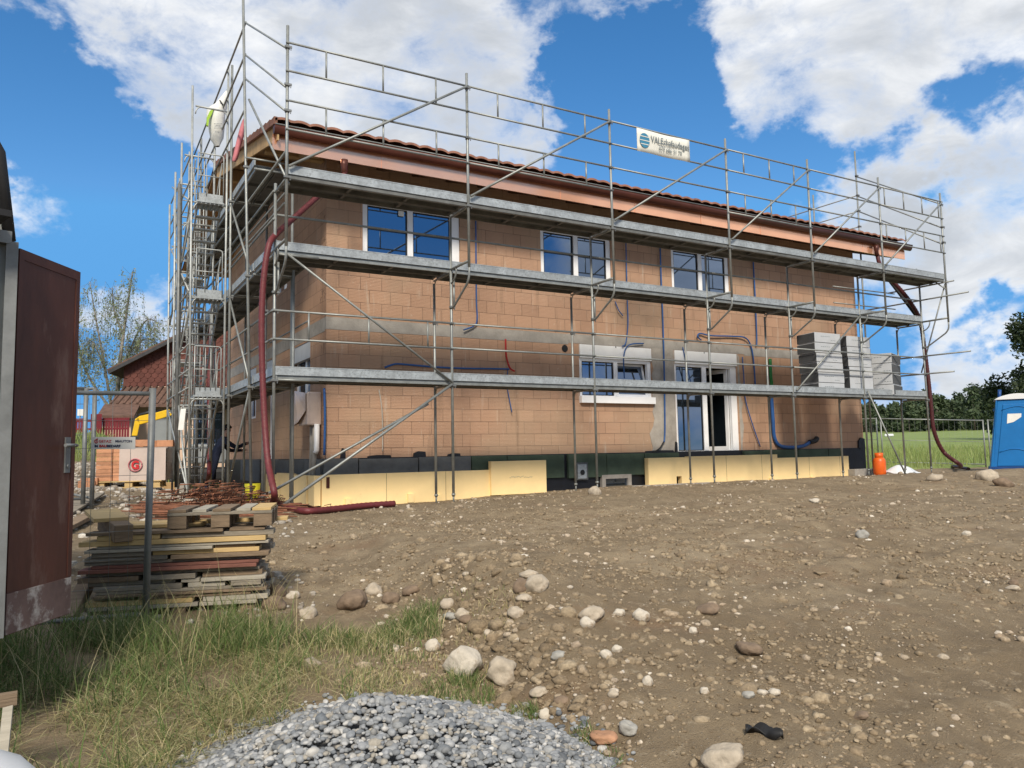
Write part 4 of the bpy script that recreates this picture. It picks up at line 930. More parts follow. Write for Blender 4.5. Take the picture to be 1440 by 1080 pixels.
sh = MB(); p = Vector((TX0 - .15, 3.55, -.42)); sh.obox(p + Vector((0, 0, -.25)), Vector((.045, -.012, 0)), Vector((.001, .004, 0)), Vector((.02, 0, .2))); o = sh.build('notice_sheet', 'paper'); tag(o, 'white notice sheet hanging from the left edge of the stair tower', 'notice')

# ------------------------------------------------------------------ banner
ban = empty('banner', (7.45, -.775, 4.45), 'off white company banner with blue globe tied to the top guard rails', 'banner')
mb = MB(); n_ = 14; V = []; bx0, bx1, bz0, bz1 = 6.765, 8.135, 4.43, 4.9
for j in range(5):
    for i in range(n_ + 1):
        t, u = i / n_, j / 4
        V.append((bx0 + (bx1 - bx0) * t, -.777 - .012 * math.sin(t * 9) * (1 - u * .5), bz0 + (bz1 - bz0) * u - .012 * math.sin(math.pi * t) * u))
mb.add(V, [(j * (n_ + 1) + i, j * (n_ + 1) + i + 1, (j + 1) * (n_ + 1) + i + 1, (j + 1) * (n_ + 1) + i) for j in range(4) for i in range(n_)], True)
o = mb.build('cloth', 'banner', ban); sd = o.modifiers.new('thick', 'SOLIDIFY'); sd.thickness = .004
mb = MB(); c = Vector((6.94, -.8, 4.665)); mb.add([c + Vector((.125 * math.cos(6.283 * k / 24), 0, .15 * math.sin(6.283 * k / 24))) for k in range(24)], [tuple(range(24))]); g_ = mb.build('globe_logo', 'ink_blue', ban)
mb = MB()
for z, w in ((4.74, .105), (4.66, .125), (4.585, .1)): mb.box(6.94 - w, 6.94 + w, -.804, -.802, z - .006, z + .01)
mb.build('logo_bands', 'banner', g_)
text_mesh('lettering', 'VALEchafaudages', .19, (7.1, -.8, 4.665), (1, 0, 0), (0, 0, 1), 'ink_grey', ban, width=1.0, bold=.001)
text_mesh('lettering', '079 686 31 70', .12, (7.3, -.8, 4.53), (1, 0, 0), (0, 0, 1), 'ink_grey', ban, width=.6, bold=.0)

# ------------------------------------------------------------------ bag, cloth on the scaffold
def sheet(name, rows, m, label, cat, th=.012, group=None, marks=None):
    """a hanging cloth lofted through rows of world points"""
    mb = MB(); n_ = len(rows[0]); V = [p for r in rows for p in r]
    mb.add(V, [(j * n_ + i, j * n_ + i + 1, (j + 1) * n_ + i + 1, (j + 1) * n_ + i) for j in range(len(rows) - 1) for i in range(n_ - 1)], True)
    o = mb.build(name, m); s1 = o.modifiers.new('sub', 'SUBSURF'); s1.levels = s1.render_levels = 2; s2 = o.modifiers.new('thick', 'SOLIDIFY'); s2.thickness = th
    return tag(o, label, cat, group)
bag = empty('hoist_bag', (-.3, 4.2, 5.0), 'large white plastic bag with a lime stripe hanging high on the scaffold', 'bag')
prof = [(206, 303, 309, .05), (196, 296, 314, .12), (180, 293, 317, .16), (163, 290.5, 318, .18), (152, 293, 319, .17), (146, 302, 320, .14), (138, 309, 322, .12), (128, 317, 323.5, .06), (122, 321, 324, .02)]
V = []; n_ = 14
for py, xa, xb, dp in prof:
    a, b = onY(xa, py, 4.2), onY(xb, py, 4.2); c = (a + b) / 2; hw = (b - a) / 2
    for k in range(n_):
        an = 6.283 * k / n_; V.append(c + hw * math.cos(an) * (1 + .14 * rnd.uniform(-1, 1)) + Vector((0, dp * math.sin(an) * (1 + .2 * rnd.uniform(-1, 1)), 0)))
mb = MB(); mb.add(V, [(j * n_ + k, j * n_ + (k + 1) % n_, (j + 1) * n_ + (k + 1) % n_, (j + 1) * n_ + k) for j in range(len(prof) - 1) for k in range(n_)], True)
mb.build('sack', 'bag', bag)
mb = MB(); pts = [onY(x, y, 4.0) for x, y in ((290.5, 176), (291, 165), (295, 156), (301, 152), (298, 160), (294, 168), (293, 177))]; mb.prism(pts, (0, .06, 0)); mb.build('lime_stripe', 'baggreen', bag)
mb = MB()
for k, (y, xa, xb) in enumerate(((174, 301, 313), (180, 301, 312))):
    for q in range(6): a = onY(xa + q * 2, y, 4.0); mb.bar(a, a + Vector((.015, 0, 0)), .004, .016)
mb.build('print', 'ink_grey', bag)
mb = MB(); a = onY(309, 141, 4.0); b = onY(315, 150, 4.0); mb.tube([a, b], .015, 6); mb.build('strap', 'black', bag)
rows = []
for k, (y, x0, x1) in enumerate(((168, 342, 345), (180, 338, 344), (195, 334, 342), (208, 331, 337), (220, 328, 335), (228, 326.5, 331))):
    a, b = onY(x0, y, 2.6), onY(x1, y, 2.6); rows.append([a, (a + b) / 2 + Vector((0, -.1 + .05 * (k % 2), 0)), b])
sheet('red_cloth', rows, 'rag', 'faded red cloth strip hanging from the gable end of the scaffold', 'cloth')

# ------------------------------------------------------------------ hoses
def hose(name, pts, r, m, label, n=7, ribs=True):
    p = smooth_path(pts, n); mb = MB(); q = []; rad = []
    for i in range(len(p) - 1):
        L = (p[i + 1] - p[i]).length; k = max(2, int(L / .035))
        for j in range(k): q.append(p[i].lerp(p[i + 1], j / k)); rad.append(r * (1 + .13 * (len(q) % 2)))
    mb.tube(q, r, 12, radii=rad); o = mb.build(name, m); tag(o, label, 'hose'); return o
def gp(px, py, dz): p = G(px, py); return Vector((p.x, p.y, p.z + dz))
g1 = [gp(x, y, .05) for x, y in ((404, 719), (430, 724), (470, 721), (512, 716), (556, 713))]
hose('drain_hose', [(1.47, 1.02, 3.85), (1.42, .98, 3.6), onY(470, 258, .9), onY(452, 272, .85), onY(403, 316, .45), onY(387, 331, .05), onY(378, 346, -.12), onY(371, 390, -.14), onY(368, 450, -.14), onY(369, 520, -.16), onY(372, 590, -.25), onY(377, 650, -.45), onY(386, 695, -.85), g1[0] + Vector((-.12, .35, .06)), g1[0], *g1[1:]], .045, 'hose', 'dark red drain hose falling from the left gutter outlet and ending on the soil')
hose('drain_hose', [(16.7, 1.02, 3.9), (16.6, .9, 3.6), (16.25, .5, 3.2), (16.55, .3, 2.75), (16.9, .25, 2.4), (17.3, .28, 1.95), (17.62, .4, 1.1), (17.7, .4, .3), (17.74, .4, -.4), (17.8, .4, -1.05), (18.1, .35, -1.62), (18.6, .2, -2.0), gp(1340, 657, .03), gp(1362, 661, .03)], .05, 'hosedark', 'brown red drain hose hanging at the right end of the scaffold')
p = onY(294, 575, 5.6)
hose('drain_hose', [onY(301, 405, 6.0), onY(296, 480, 5.8), onY(294, 560, 5.6), onY(294, 640, 5.4), onY(293, 672, 5.2), gp(286, 688, .05), gp(272, 692, .05)], .04, 'hose', 'red hose hanging inside the stair tower behind the ladder stairs')
tag(MB().tube([onY(1251, 395, .6), onY(1274, 425, .5), onY(1294, 452, .3)], .04, 8).build('scaffold_tie', 'black'), 'black padded tie pole slanting at the right end of the middle deck', 'tie pole')

# ------------------------------------------------------------------ insulation packs on the first deck
def pack(name, c, ax, ay, zs, label, th, tilt=0.):
    """stack of foam boards: c base centre, half axes ax (board face) and ay (edge side)"""
    t = empty(name, c, label, 'insulation pack', 'foam board packs stacked on the lower deck')
    c = Vector(c); ax, ay = Vector(ax), Vector(ay); z = 0
    for i, h in enumerate(zs):
        off = ax.normalized() * (tilt * (z + h / 2)) + ax.normalized() * rnd.uniform(-.015, .015)
        f = MB().obox(c + off + Vector((0, 0, z + h / 2)), ax, ay, Vector((0, 0, h / 2 - .006))).build('foam_board', 'eps', t, .006)
        e = ax * 1.012
        for s in (-1, 1): MB().obox(c + off + e * s + Vector((0, 0, z + h / 2)), ax.normalized() * .004, ay * .995, Vector((0, 0, h / 2 - .022))).build('board_edge', 'epsdark', f)
        m2 = MB(); q = c + off - ay * 1.003 + Vector((0, 0, z + h * .62)); d = ax.normalized()
        for k in range(5): m2.bar(q + d * (-.25 + k * .07), q + d * (-.25 + k * .07 + .045), .002, .012)
        for k in range(3): m2.bar(q + d * (.12 + k * .06) - Vector((0, 0, h * .35)), q + d * (.12 + k * .06 + .04) - Vector((0, 0, h * .35)), .002, .012)
        m2.build('print', 'ink_grey', f)
        z += h
    return t
a = onY(1141, 545, .1); b = onY(1181, 547, .1)
pack('insulation_pack', ((12.9 + 13.85) / 2 - .02, .4, -.12), (.47, 0, 0), (.05, .3, 0), [.25, .25, .25, .22, .25, .25], 'tall leaning stack of silver faced foam boards with dark edges, left of the three', .2, -.07)
pack('insulation_pack', (14.5, .4, -.12), (.45, 0, 0), (.05, .3, 0), [.42, .26, .25, .25, .27], 'tall stack of white faced foam boards behind the diagonal brace, middle of the three', .2, -.06)
pack('insulation_pack', (15.78, .42, -.12), (.12, -.29, 0), (.43, .17, 0), [.27, .28, .27, .26], 'lower stack of grey foam boards set cornerwise at the right end of the deck', .2, 0)
# ------------------------------------------------------------------ helpers for placing things on the ground, turned to face a given way
def axes(px):
    d = ray(px, 600); f = Vector((d.x, d.y, 0)).normalized(); return Vector((f.y, -f.x, 0)), f      # right, away
UZ = Vector((0, 0, 1))
# ------------------------------------------------------------------ site trailer with its open door, at the left edge
rv, fv = axes(40)
hp = PD(5, 640, 3.7); fp = PD(100, 640, 4.24); zt, zb = -.365, -2.23
hinge = Vector((hp.x, hp.y, 0)); free = Vector((fp.x, fp.y, 0))
trl = empty('site_trailer', (hp.x, hp.y, -2.3), 'grey rounded roof site trailer with its brown plywood door swung open', 'trailer')
dd = (free - hinge).normalized(); dn = Vector((dd.y, -dd.x, 0))
def dz(p, z): return Vector((p.x, p.y, z))
W = (free - hinge).length
mb = MB(); mb.bar(dz(hinge + dd * .03, (zt + zb) / 2), dz(free, (zt + zb) / 2), .035, zt - zb); door = mb.build('door', 'door', trl, .004)
mb = MB(); o_ = dn * .019
mb.bar(dz(hinge + dd * .03 + o_, zb + .1), dz(free + o_, zb + .1), .006, .19); mb.build('kick_board', 'doordirt', door)
mb = MB()
for a, b, z0, z1 in ((0.03, W, zt - .05, zt), (W - .035, W, zb + .2, zt - .05), (.03, .065, zb + .2, zt - .05)):
    p, q = hinge + dd * a + o_, hinge + dd * b + o_; mb.bar(dz(p, (z0 + z1) / 2), dz(q, (z0 + z1) / 2), .005, z1 - z0)
mb.build('door_frame', 'door', door)
mb = MB(); p = free - dd * .07 + dn * .022; zc = -1.38
mb.bar(dz(p - dd * .022, zc), dz(p + dd * .022, zc), .008, .19); mb.tube([dz(p, zc + .05), dz(p + dn * .05, zc + .05), dz(p + dn * .055 - dd * .11, zc + .05)], .009, 8); mb.tube([dz(p + dn * .005, zc - .06), dz(p + dn * .012, zc - .06)], .012, 10); mb.build('door_handle', 'darksteel', door)
wl = (-rv * .96 - fv * .28).normalized(); wd = Vector((-wl.y, wl.x, 0)); wd = wd if wd.dot(fv) > 0 else -wd
HWd, RH = 1.05, .8
prof = [(0, zb - .02), (0, zt + .03)]
for k in range(1, 21):
    u = -1 + k / 20 * 2; u0 = math.copysign(abs(u) ** .55, u)
    prof.append((HWd * (1 + u0), zt + .03 + RH * max(0, 1 - abs(u0) ** 3) ** (1 / 3)))
prof += [(2 * HWd, zb - .02)]
hb = hinge + fv * .03 - rv * .015
mb = MB(); mb.prism([dz(hb + wl * a, z) for a, z in prof], wd * 2.1); mb.build('body', 'trailer', trl)
for s_ in (-.02, 2.12): mb = MB(); mb.tube([dz(hb + wl * a + wd * s_, z) for a, z in prof[1:-1]], .028, 8); mb.build('roof_trim', 'black', trl)
mb = MB(); q = hb - wd * .03
mb.bar(dz(q + wl * .0 + rv * .01, zb), dz(q + rv * .01, zt + .02), .05, .05, rv); mb.bar(dz(q + wl * .06, zb), dz(q + wl * .06, zt + .05), .02, .03, rv); mb.bar(dz(q, zt + .04), dz(q + wl * 1.0, zt + .04), .05, .06); mb.build('door_post', 'darksteel', trl)
mb = MB(); mb.bar(dz(q + wl * .06 - wd * .12, zt + .1), dz(q + wl * 1.0 - wd * .12, zt + .1), .22, .03); mb.build('rain_hood', 'black', trl)
for t, o2 in ((.04, .05), (1.95, .1), (.04, 1.9), (1.95, 1.9)):
    p = hb + wl * t + wd * o2; z = H(p.x, p.y); MB().tube([(p.x, p.y, z - .02), (p.x, p.y, zb)], .03, 8).build('support_leg', 'darksteel', trl)
for s in (.12, 1.9): c = hb + wl * s + wd * 1.1; MB().tube([c + UZ * (H(c.x, c.y) + .3) - wl * .09, c + UZ * (H(c.x, c.y) + .3) + wl * .09], .3, 20).build('wheel', 'black', trl)
# wooden trestle and white lid corner in the grass by the trailer
p = G(2, 1000); tr = empty('wooden_trestle', p, 'dark old wooden frame standing in the grass at the left edge', 'wooden frame')
q = PD(0, 985, 3.2); mb = MB(); mb.bar(q - rv * .4, q + rv * .06, .04, .05); mb.build('top_rail', 'board_c', tr)
mb = MB(); e = PD(-4, 1055, 2.95); mb.bar(q + rv * .03 - UZ * .02, dz(e, H(e.x, e.y) - .02), .035, .03); mb.build('leg', 'board_e', tr)
mb = MB(); e = q - rv * .35; mb.bar(e, dz(e, H(e.x, e.y)), .035, .03); mb.build('leg', 'board_e', tr)
mb = MB(); c = PD(-118, 1192, 2.4); V = []
for j in range(9):
    for i in range(9):
        u, v = i / 8 - .5, j / 8 - .5; V.append(c + rv * (u * .46) + fv * (v * .5) + UZ * (.03 - .9 * u * u * u * abs(u) * 2 - .5 * max(0, u) ** 2 * 1.0 - .3 * v * v))
mb.add(V, [(j * 9 + i, j * 9 + i + 1, (j + 1) * 9 + i + 1, (j + 1) * 9 + i) for j in range(8) for i in range(8)], True); o = mb.build('plastic_tub', 'plastic_white'); s_ = o.modifiers.new('thick', 'SOLIDIFY'); s_.thickness = .25
tag(o, 'glossy white curved plastic lid in the bottom left corner', 'plastic lid')

# ------------------------------------------------------------------ near fence panel with the supplier sign
fn = G(204, 888); rvn, fvn = axes(204)
fz = PD(219, 547, (fn - CP).dot(FW) * 1.0).z
nf = empty('site_fence', fn, 'grey tubular mesh fence panel in front of the stacked boards', 'fence', 'mesh fence panels')
dl = (-rvn + fvn * .02).normalized(); top = fn + dl * -.06; L = 2.9
pt = Vector((fn.x, fn.y, fz)) - dl * .015
mb = MB(); mb.tube([fn - UZ * .05, pt + UZ * .02], .0235, 12); mb.build('post', 'darksteel', nf)
mb = MB(); e = fn + dl * L; mb.tube([dz(e, H(e.x, e.y)), dz(e, fz)], .022, 10); mb.build('post', 'darksteel', nf)
MB().tube([pt - UZ * .02, dz(fn + dl * L, fz - .02)], .016, 10).build('rail', 'darksteel', nf); MB().tube([dz(fn, fn.z + .12), dz(fn + dl * L, fn.z + .14)], .016, 10).build('rail', 'darksteel', nf)
mb = MB()
for k in range(1, 24): p = fn + dl * (k * .12); mb.tube([dz(p, fn.z + .12), dz(p, fz - .02)], .0016, 5)
for k in range(1, 8): z = fn.z + .12 + k * (fz - fn.z - .14) / 8; mb.tube([dz(fn, z), dz(fn + dl * L, z)], .0016, 5)
mb.build('wire_mesh', 'darksteel', nf)
sg = onZ(128, 632, 0); d0 = (fn - CP).dot(FW) - .06
a, b = PD(128, 631.5, d0), PD(190, 631.5, d0); c = PD(128, 614.5, d0)
sgn = empty('fence_sign', a, 'white supplier sign with red and blue lettering wired to the fence panel', 'sign')
sx = (b - a); w = sx.length; sx.normalize(); sy = UZ; hh = (c - a).length; nrm = sx.cross(sy)
MB().obox((a + b) / 2 + UZ * (hh / 2), sx * (w / 2), nrm * .002, UZ * (hh / 2)).build('plate', 'paper', sgn)
o3 = a + nrm * .004
text_mesh('lettering', 'GETAZ', hh * .3, o3 + sx * w * .175 + UZ * hh * .54, sx, UZ, 'ink_red', sgn, width=w * .29, bold=.0004, thick=.0005)
text_mesh('lettering', 'MIAUTON', hh * .27, o3 + sx * w * .55 + UZ * hh * .56, sx, UZ, 'ink_navy', sgn, width=w * .38, bold=.0006, thick=.0005)
text_mesh('lettering', 'BAU', hh * .27, o3 + sx * w * .19 + UZ * hh * .16, sx, UZ, 'ink_red', sgn, width=w * .17, bold=.001, thick=.0005)
text_mesh('lettering', 'BEDARF', hh * .27, o3 + sx * w * .365 + UZ * hh * .16, sx, UZ, 'ink_navy', sgn, width=w * .31, bold=.001, thick=.0005)
text_mesh('lettering', 'M', hh * .27, o3 + sx * w * .085 + UZ * hh * .16, sx, UZ, 'ink_navy', sgn, width=w * .075, bold=.001, thick=.0005)
mb = MB(); cc_ = o3 + sx * w * .12 + UZ * hh * .64; mb.tube([cc_ + sx * (.035 * w * math.cos(t)) + UZ * (.14 * hh * math.sin(t)) for t in [R(40 + 300 * k / 12) for k in range(13)]] + [cc_], .003, 6); mb.tube([cc_ + sx * .01 * w + UZ * .16 * hh, cc_ + sx * .03 * w + UZ * .22 * hh], .003, 5); mb.build('emblem', 'ink_red', sgn)
# second panel further back
p = G(122, 716); rv2, fv2 = axes(122)
for nm, dx, dvec, lab in (('site_fence', -.05, -rv2, 'grey tubular mesh fence panel behind the trailer door, farther than the sign'), ('site_fence', .06, (fv2 * .95 - rv2 * .31).normalized(), 'grey tubular mesh fence panel running back towards the red fence')):
    b0 = p + rv2 * dx; f2 = empty(nm, b0, lab, 'fence', 'mesh fence panels')
    e = b0 + dvec * 3.4; z1 = p.z + 1.72; ez = H(e.x, e.y)
    for q in (b0, e): MB().tube([dz(q, H(q.x, q.y)), dz(q, z1 + (ez - p.z) * (1 if q is e else 0))], .032, 10).build('post', 'darksteel', f2)
    z2 = z1 + (ez - p.z); MB().tube([dz(b0, z1), dz(e, z2)], .02, 8).build('rail', 'darksteel', f2); MB().tube([dz(b0, p.z + .15), dz(e, ez + .15)], .02, 8).build('rail', 'darksteel', f2)
    mb = MB()
    for k in range(1, 17): t = k / 17; q = b0.lerp(e, t); mb.tube([dz(q, H(q.x, q.y) + .15), dz(q, z1 + (z2 - z1) * t)], .002, 4)
    for k in range(1, 7): t = k / 7; mb.tube([dz(b0, p.z + .15 + t * 1.57), dz(e, ez + .15 + t * 1.57)], .002, 4)
    mb.build('wire_mesh', 'darksteel', f2)

# ------------------------------------------------------------------ the stack of boards
A_, B_ = G(118, 868), G(378, 857); zS = max(A_.z, B_.z) + .0
sd_ = (B_ - A_); sd_.z = 0; SL_ = sd_.length; sd_.normalize(); se = Vector((-sd_.y, sd_.x, 0))
se = se if se.dot(FW) > 0 else -se
def board(t0, t1, dep, z, w, th, m, label, yaw=0., over=0.):
    c = A_ + sd_ * (SL_ * (t0 + t1) / 2) + se * (dep + w / 2 + over); c.z = z + th / 2
    d = (sd_ * math.cos(yaw) + se * math.sin(yaw)); s = Vector((-d.y, d.x, 0))
    o = MB().obox(c, d * (SL_ * (t1 - t0) / 2), s * (w / 2 - .002), UZ * (th / 2 - .0012)).build('board', m, None, .003)
    return tag(o, label, 'board', 'boards in the stack')
for k, t in enumerate((.1, .5, .88)):
    c = A_ + sd_ * (SL_ * t) + se * .35; c.z = zS - .03; o = MB().obox(c, sd_ * .05, se * .36, UZ * .055).build('bearer', 'board_c')
    tag(o, ('short bearer under the left end of the board stack', 'short bearer under the middle of the board stack', 'short bearer under the right end of the board stack')[k], 'bearer', 'bearers under the stack')
z = zS + .026
LAY = []
rl = random.Random(12)
for k in range(19):     # thickness, front pieces (from, to, material)
    th = rl.choice([.022, .024, .027, .03, .035, .04]) * .98
    ms = ['board_a', 'board_a', 'board_e', 'board_c', 'board_c'] + (['board_b', 'board_b', 'board_b'] if k > 15 or k % 4 == 1 else []) + (['board_d'] if k in (9, 10) else [])
    if k == 9: pc = [(-.03, .93, 'board_d')]
    else:
        cuts = sorted([rl.uniform(.25, .8) for q in range(rl.choice([0, 1, 1, 2]))]); e = [rl.uniform(-.07, .06)] + cuts + [rl.uniform(.92, 1.04)]
        pc = [(e[q] + .004, e[q + 1] - rl.choice([.004, .004, .03]), rl.choice(ms)) for q in range(len(e) - 1) if e[q + 1] - e[q] > .08]
    LAY.append((th, pc))
NTH = ('lowest', 'second', 'third', 'fourth', 'fifth', 'sixth', 'seventh', 'eighth', 'ninth', 'tenth', 'eleventh', 'twelfth', 'thirteenth', 'fourteenth', 'fifteenth', 'sixteenth', 'seventeenth', 'eighteenth', 'topmost')
LOOK = {'board_a': 'weathered grey', 'board_b': 'yellow formwork', 'board_c': 'brown', 'board_d': 'reddish', 'board_e': 'silvery pale'}
for i, (th, pcs) in enumerate(LAY):
    for j, (t0, t1, m) in enumerate(pcs):
        end = '' if len(pcs) == 1 else (' at its left end', ' at its right end')[(t0 + t1) / 2 > .5] if len(pcs) == 2 else (' at its left end', ' in its middle', ' at its right end')[sorted([q[0] for q in pcs]).index(t0)]
        board(t0, t1, rnd.uniform(-.05, .04), z, .2, th, m, LOOK[m] + ' board in the ' + NTH[i] + ' layer of the stack' + end, rnd.uniform(-.012, .012))
    for q in range(2):
        m = rnd.choice(['board_a', 'board_b', 'board_c', 'board_e']); board(rnd.uniform(0, .1), rnd.uniform(.85, 1.0), .21 + q * .21, z, .2, th * rnd.uniform(.9, 1.0), m, ('board hidden in the middle of the stack', 'board at the back of the stack')[q] + ', ' + NTH[i] + ' layer')
    z += th
zTop = z
for k, (t0, t1, dep, m, lab) in enumerate(((-.02, .52, .44, 'board_b', 'bright yellow board lying on top at the back of the stack'), (.05, .6, .2, 'board_b', 'yellow board lying on top in the middle of the stack'), (.5, 1.08, .5, 'board_b', 'pale board sticking out at the right behind the pallet'))):
    board(t0, t1, dep, zTop, .2, .03, m, lab, rnd.uniform(-.02, .02))
# thick timber and a yellow offcut on the left end
pa = A_ + sd_ * .02 * SL_ + se * .42; pb = A_ + sd_ * (SL_ * .21) - se * .07
mb = MB(); mb.bar(dz(pa, zTop + .05), dz(pb, zTop - .01), .13, .13); tag(mb.build('timber_beam', 'board_c', None, .008), 'thick brown squared timber lying askew on the left of the stack', 'timber')
mb = MB(); mb.bar(dz(pa - sd_ * .07 + se * .1, zTop + .13), dz(pa.lerp(pb, .7) - sd_ * .05, zTop + .085), .24, .03); tag(mb.build('board_offcut', 'board_b', None, .003), 'short wide yellow offcut lying on the thick timber', 'board')
# pallet on the stack
zp = zTop + .004
pal = empty('wooden_pallet', dz(A_ + sd_ * (SL_ * .72) + se * .3, zp), 'worn grey brown wooden pallet lying on top of the board stack', 'pallet')
c0 = A_ + sd_ * (SL_ * .43) - se * .02; PLn, PDp = SL_ * .585, .62
def pz(a, d_, z): q = c0 + sd_ * a + se * d_; return Vector((q.x, q.y, z))
for d_ in (.05, .31, .57):
    for a in (.07, PLn / 2, PLn - .07): MB().obox(pz(a, d_, zp + .05), sd_ * .068, se * .05, UZ * .048).build('block', 'board_c', pal, .003)
    MB().obox(pz(PLn / 2, d_, zp + .11), sd_ * (PLn / 2), se * .055, UZ * .0105).build('stringer', 'board_a', pal, .002)
for k, (a, w) in enumerate(((.07, .13), (.235, .1), (.4, .13), (.565, .1), (.7, .14))):
    MB().obox(pz(a * PLn / .78, PDp / 2, zp + .133), sd_ * (w / 2), se * (PDp / 2), UZ * .011).build('slat', 'board_b' if k in (4,) else 'board_e' if k % 2 else 'board_c', pal, .002)
# board leaning on the ground at the left of the stack, more offcuts behind
a, b = G(128, 838), G(92, 888); mb = MB(); mb.bar(a + UZ * .16, b + UZ * .05, .1, .1); tag(mb.build('timber_beam', 'board_c', None, .006), 'brown timber lying on the ground left of the stack with its end towards the grass', 'timber')
for k, (p0, p1, w, th, m, lab) in enumerate((((135, 700), (62, 745), .25, .03, 'board_a', 'flat grey board on the yard ground beside the brown door'), ((128, 730), (72, 760), .16, .05, 'board_c', 'dark wet plank lying on the yard behind the stack'), ((100, 800), (40, 840), .1, .03, 'board_e', 'pale batten lying on rubble left of the stack'))):
    a, b = G(*p0), G(*p1); mb = MB(); mb.bar(a + UZ * .06, b + UZ * .06, w, th); tag(mb.build('plank', m, None, .003), lab, 'plank')

# ------------------------------------------------------------------ rebar
def on_ground(p, dz_): return Vector((p.x, p.y, H(p.x, p.y) + dz_))
a0, a1 = G(172, 728), G(402, 733); dv = (a1 - a0); dv.z = 0; dl_ = dv.length; dv.normalize(); ev = Vector((-dv.y, dv.x, 0)); ev = ev if ev.dot(FW) > 0 else -ev
mb = MB()
for k in range(85):
    t0 = rnd.uniform(-.05, .25) * dl_; t1 = rnd.uniform(.75, 1.06) * dl_; e0 = rnd.uniform(-.3, 2.3); e1 = e0 + rnd.uniform(-.12, .12); zz = rnd.uniform(.02, .12)
    p, q = a0 + dv * t0 + ev * e0, a0 + dv * t1 + ev * e1; m_ = (p + q) / 2
    mb.tube([on_ground(p, zz), on_ground(m_, zz + rnd.uniform(-.01, .02)), on_ground(q, zz)], .008, 6)
tag(mb.build('rebar_bundle', 'rust'), 'rusty straight reinforcing bars lying in a layer on the ground behind the stack', 'rebar', None, 'stuff')
mb = MB()
for k in range(170):
    t = rnd.gauss(.46, .19) * dl_; e = rnd.uniform(.2, 2.3); c = on_ground(a0 + dv * t + ev * e, rnd.uniform(.08, .38) * max(.1, 1 - 1.6 * abs(t / dl_ - .45)))
    an = rnd.gauss(1.5, .5); u = (dv * math.cos(an) + ev * math.sin(an)); tl = rnd.uniform(.1, .9); v = (u.cross(UZ) * math.sin(tl) + UZ * math.cos(tl)); w_, h_ = rnd.uniform(.12, .22), rnd.uniform(.08, .16)
    mb.tube([c - u * w_ + v * h_ * .3, c - u * w_, c + u * w_, c + u * w_ + v * h_, c - u * w_ * .8 + v * h_], .0065, 5)
tag(mb.build('stirrup_heap', 'rust'), 'tangled heap of rusty bent stirrups lying on the reinforcing bars', 'rebar', None, 'stuff')

# ------------------------------------------------------------------ pallet of clay bricks in film
p = PD(186, 682, 15.6); bp_ = Vector((p.x, p.y, H(p.x, p.y))); rb, fb = axes(190); rb = (rb * .985 - fb * .17).normalized(); fb = Vector((-rb.y, rb.x, 0))
bpal = empty('brick_pallet', bp_, 'film wrapped pallet of clay bricks with a red ring emblem', 'brick pallet')
def lb(a, d_, z): return bp_ + rb * a + fb * d_ + UZ * z
for d_ in (-.35, 0, .35):
    for a in (-.5, 0, .5): MB().obox(lb(a, d_, .07), rb * .07, fb * .05, UZ * .05).build('block', 'board_b', bpal)
    MB().obox(lb(0, d_, .01), rb * .58, fb * .05, UZ * .012).build('stringer', 'board_b', bpal)
for k in range(6): MB().obox(lb(0, -.37 + k * .148, .132), rb * .6, fb * .06, UZ * .011).build('slat', 'board_b', bpal)
mb = MB()
for j in range(8):
    for i in range(4): mb.obox(lb(-.42 + i * .3 - .02, 0, .185 + j * .078), rb * .142, fb * .4, UZ * .036)
mb.build('bricks', 'claybrick', bpal)
mb = MB(); f0 = lb(-.17, -.415, .14)
V = [f0 + rb * (i / 8 * .84) + UZ * (j / 4 * .64) - fb * (.012 * rnd.random()) for j in range(5) for i in range(9)]
V2 = [lb(.68, -.415, .14) + fb * (i / 4 * .86) + rb * (.012 * rnd.random()) + UZ * (j / 4 * .64) for j in range(5) for i in range(5)]
mb.add(V, [(j * 9 + i, j * 9 + i + 1, (j + 1) * 9 + i + 1, (j + 1) * 9 + i) for j in range(4) for i in range(8)], True)
mb.add(V2, [(j * 5 + i, j * 5 + i + 1, (j + 1) * 5 + i + 1, (j + 1) * 5 + i) for j in range(4) for i in range(4)], True)
mb.obox(lb(.28, 0, .79), rb * .42, fb * .42, UZ * .006)
flm = mb.build('film', 'film', bpal)
c = lb(.12, -.445, .45); mb = MB(); mb.tube([c + rb * (.12 * math.cos(6.283 * k / 24)) + UZ * (.12 * math.sin(6.283 * k / 24)) for k in range(25)], .012, 6); mb.build('emblem_ring', 'rag', flm)
text_mesh('emblem_letter', 'G', .22, c - rb * .07 - UZ * .075 - fb * .006, rb, UZ, 'ink_red', flm, width=.14, bold=.01, thick=.004)
for k, (a, d_, z, yaw) in enumerate(((-.4, -.2, .8, .1), (-.1, -.1, .8, -.1), (.0, .12, .8, .3), (.2, -.25, .81, .05), (.62, -.1, .8, -.05), (.45, .15, .8, .5), (-.72, -.45, .0, .1), (-.68, -.4, .08, .0))):
    u = rb * math.cos(yaw) + fb * math.sin(yaw); v = Vector((-u.y, u.x, 0)); q = lb(a, d_, z); q.z = max(q.z, H(q.x, q.y))
    o = MB().obox(q + UZ * .07, u * .15, v * .09, UZ * .065).build('clay_brick', 'claybrick', None, .004)
    tag(o, 'loose orange clay brick ' + ('on the left end of the wrapped pallet', 'on the pallet above the red emblem', 'at the back on top of the pallet', 'at the front on top of the film', 'on the right end of the wrapped pallet', 'turned askew at the back right of the pallet', 'on the ground left of the pallet, lower one', 'on the ground left of the pallet, upper one')[k], 'brick', 'loose clay bricks')
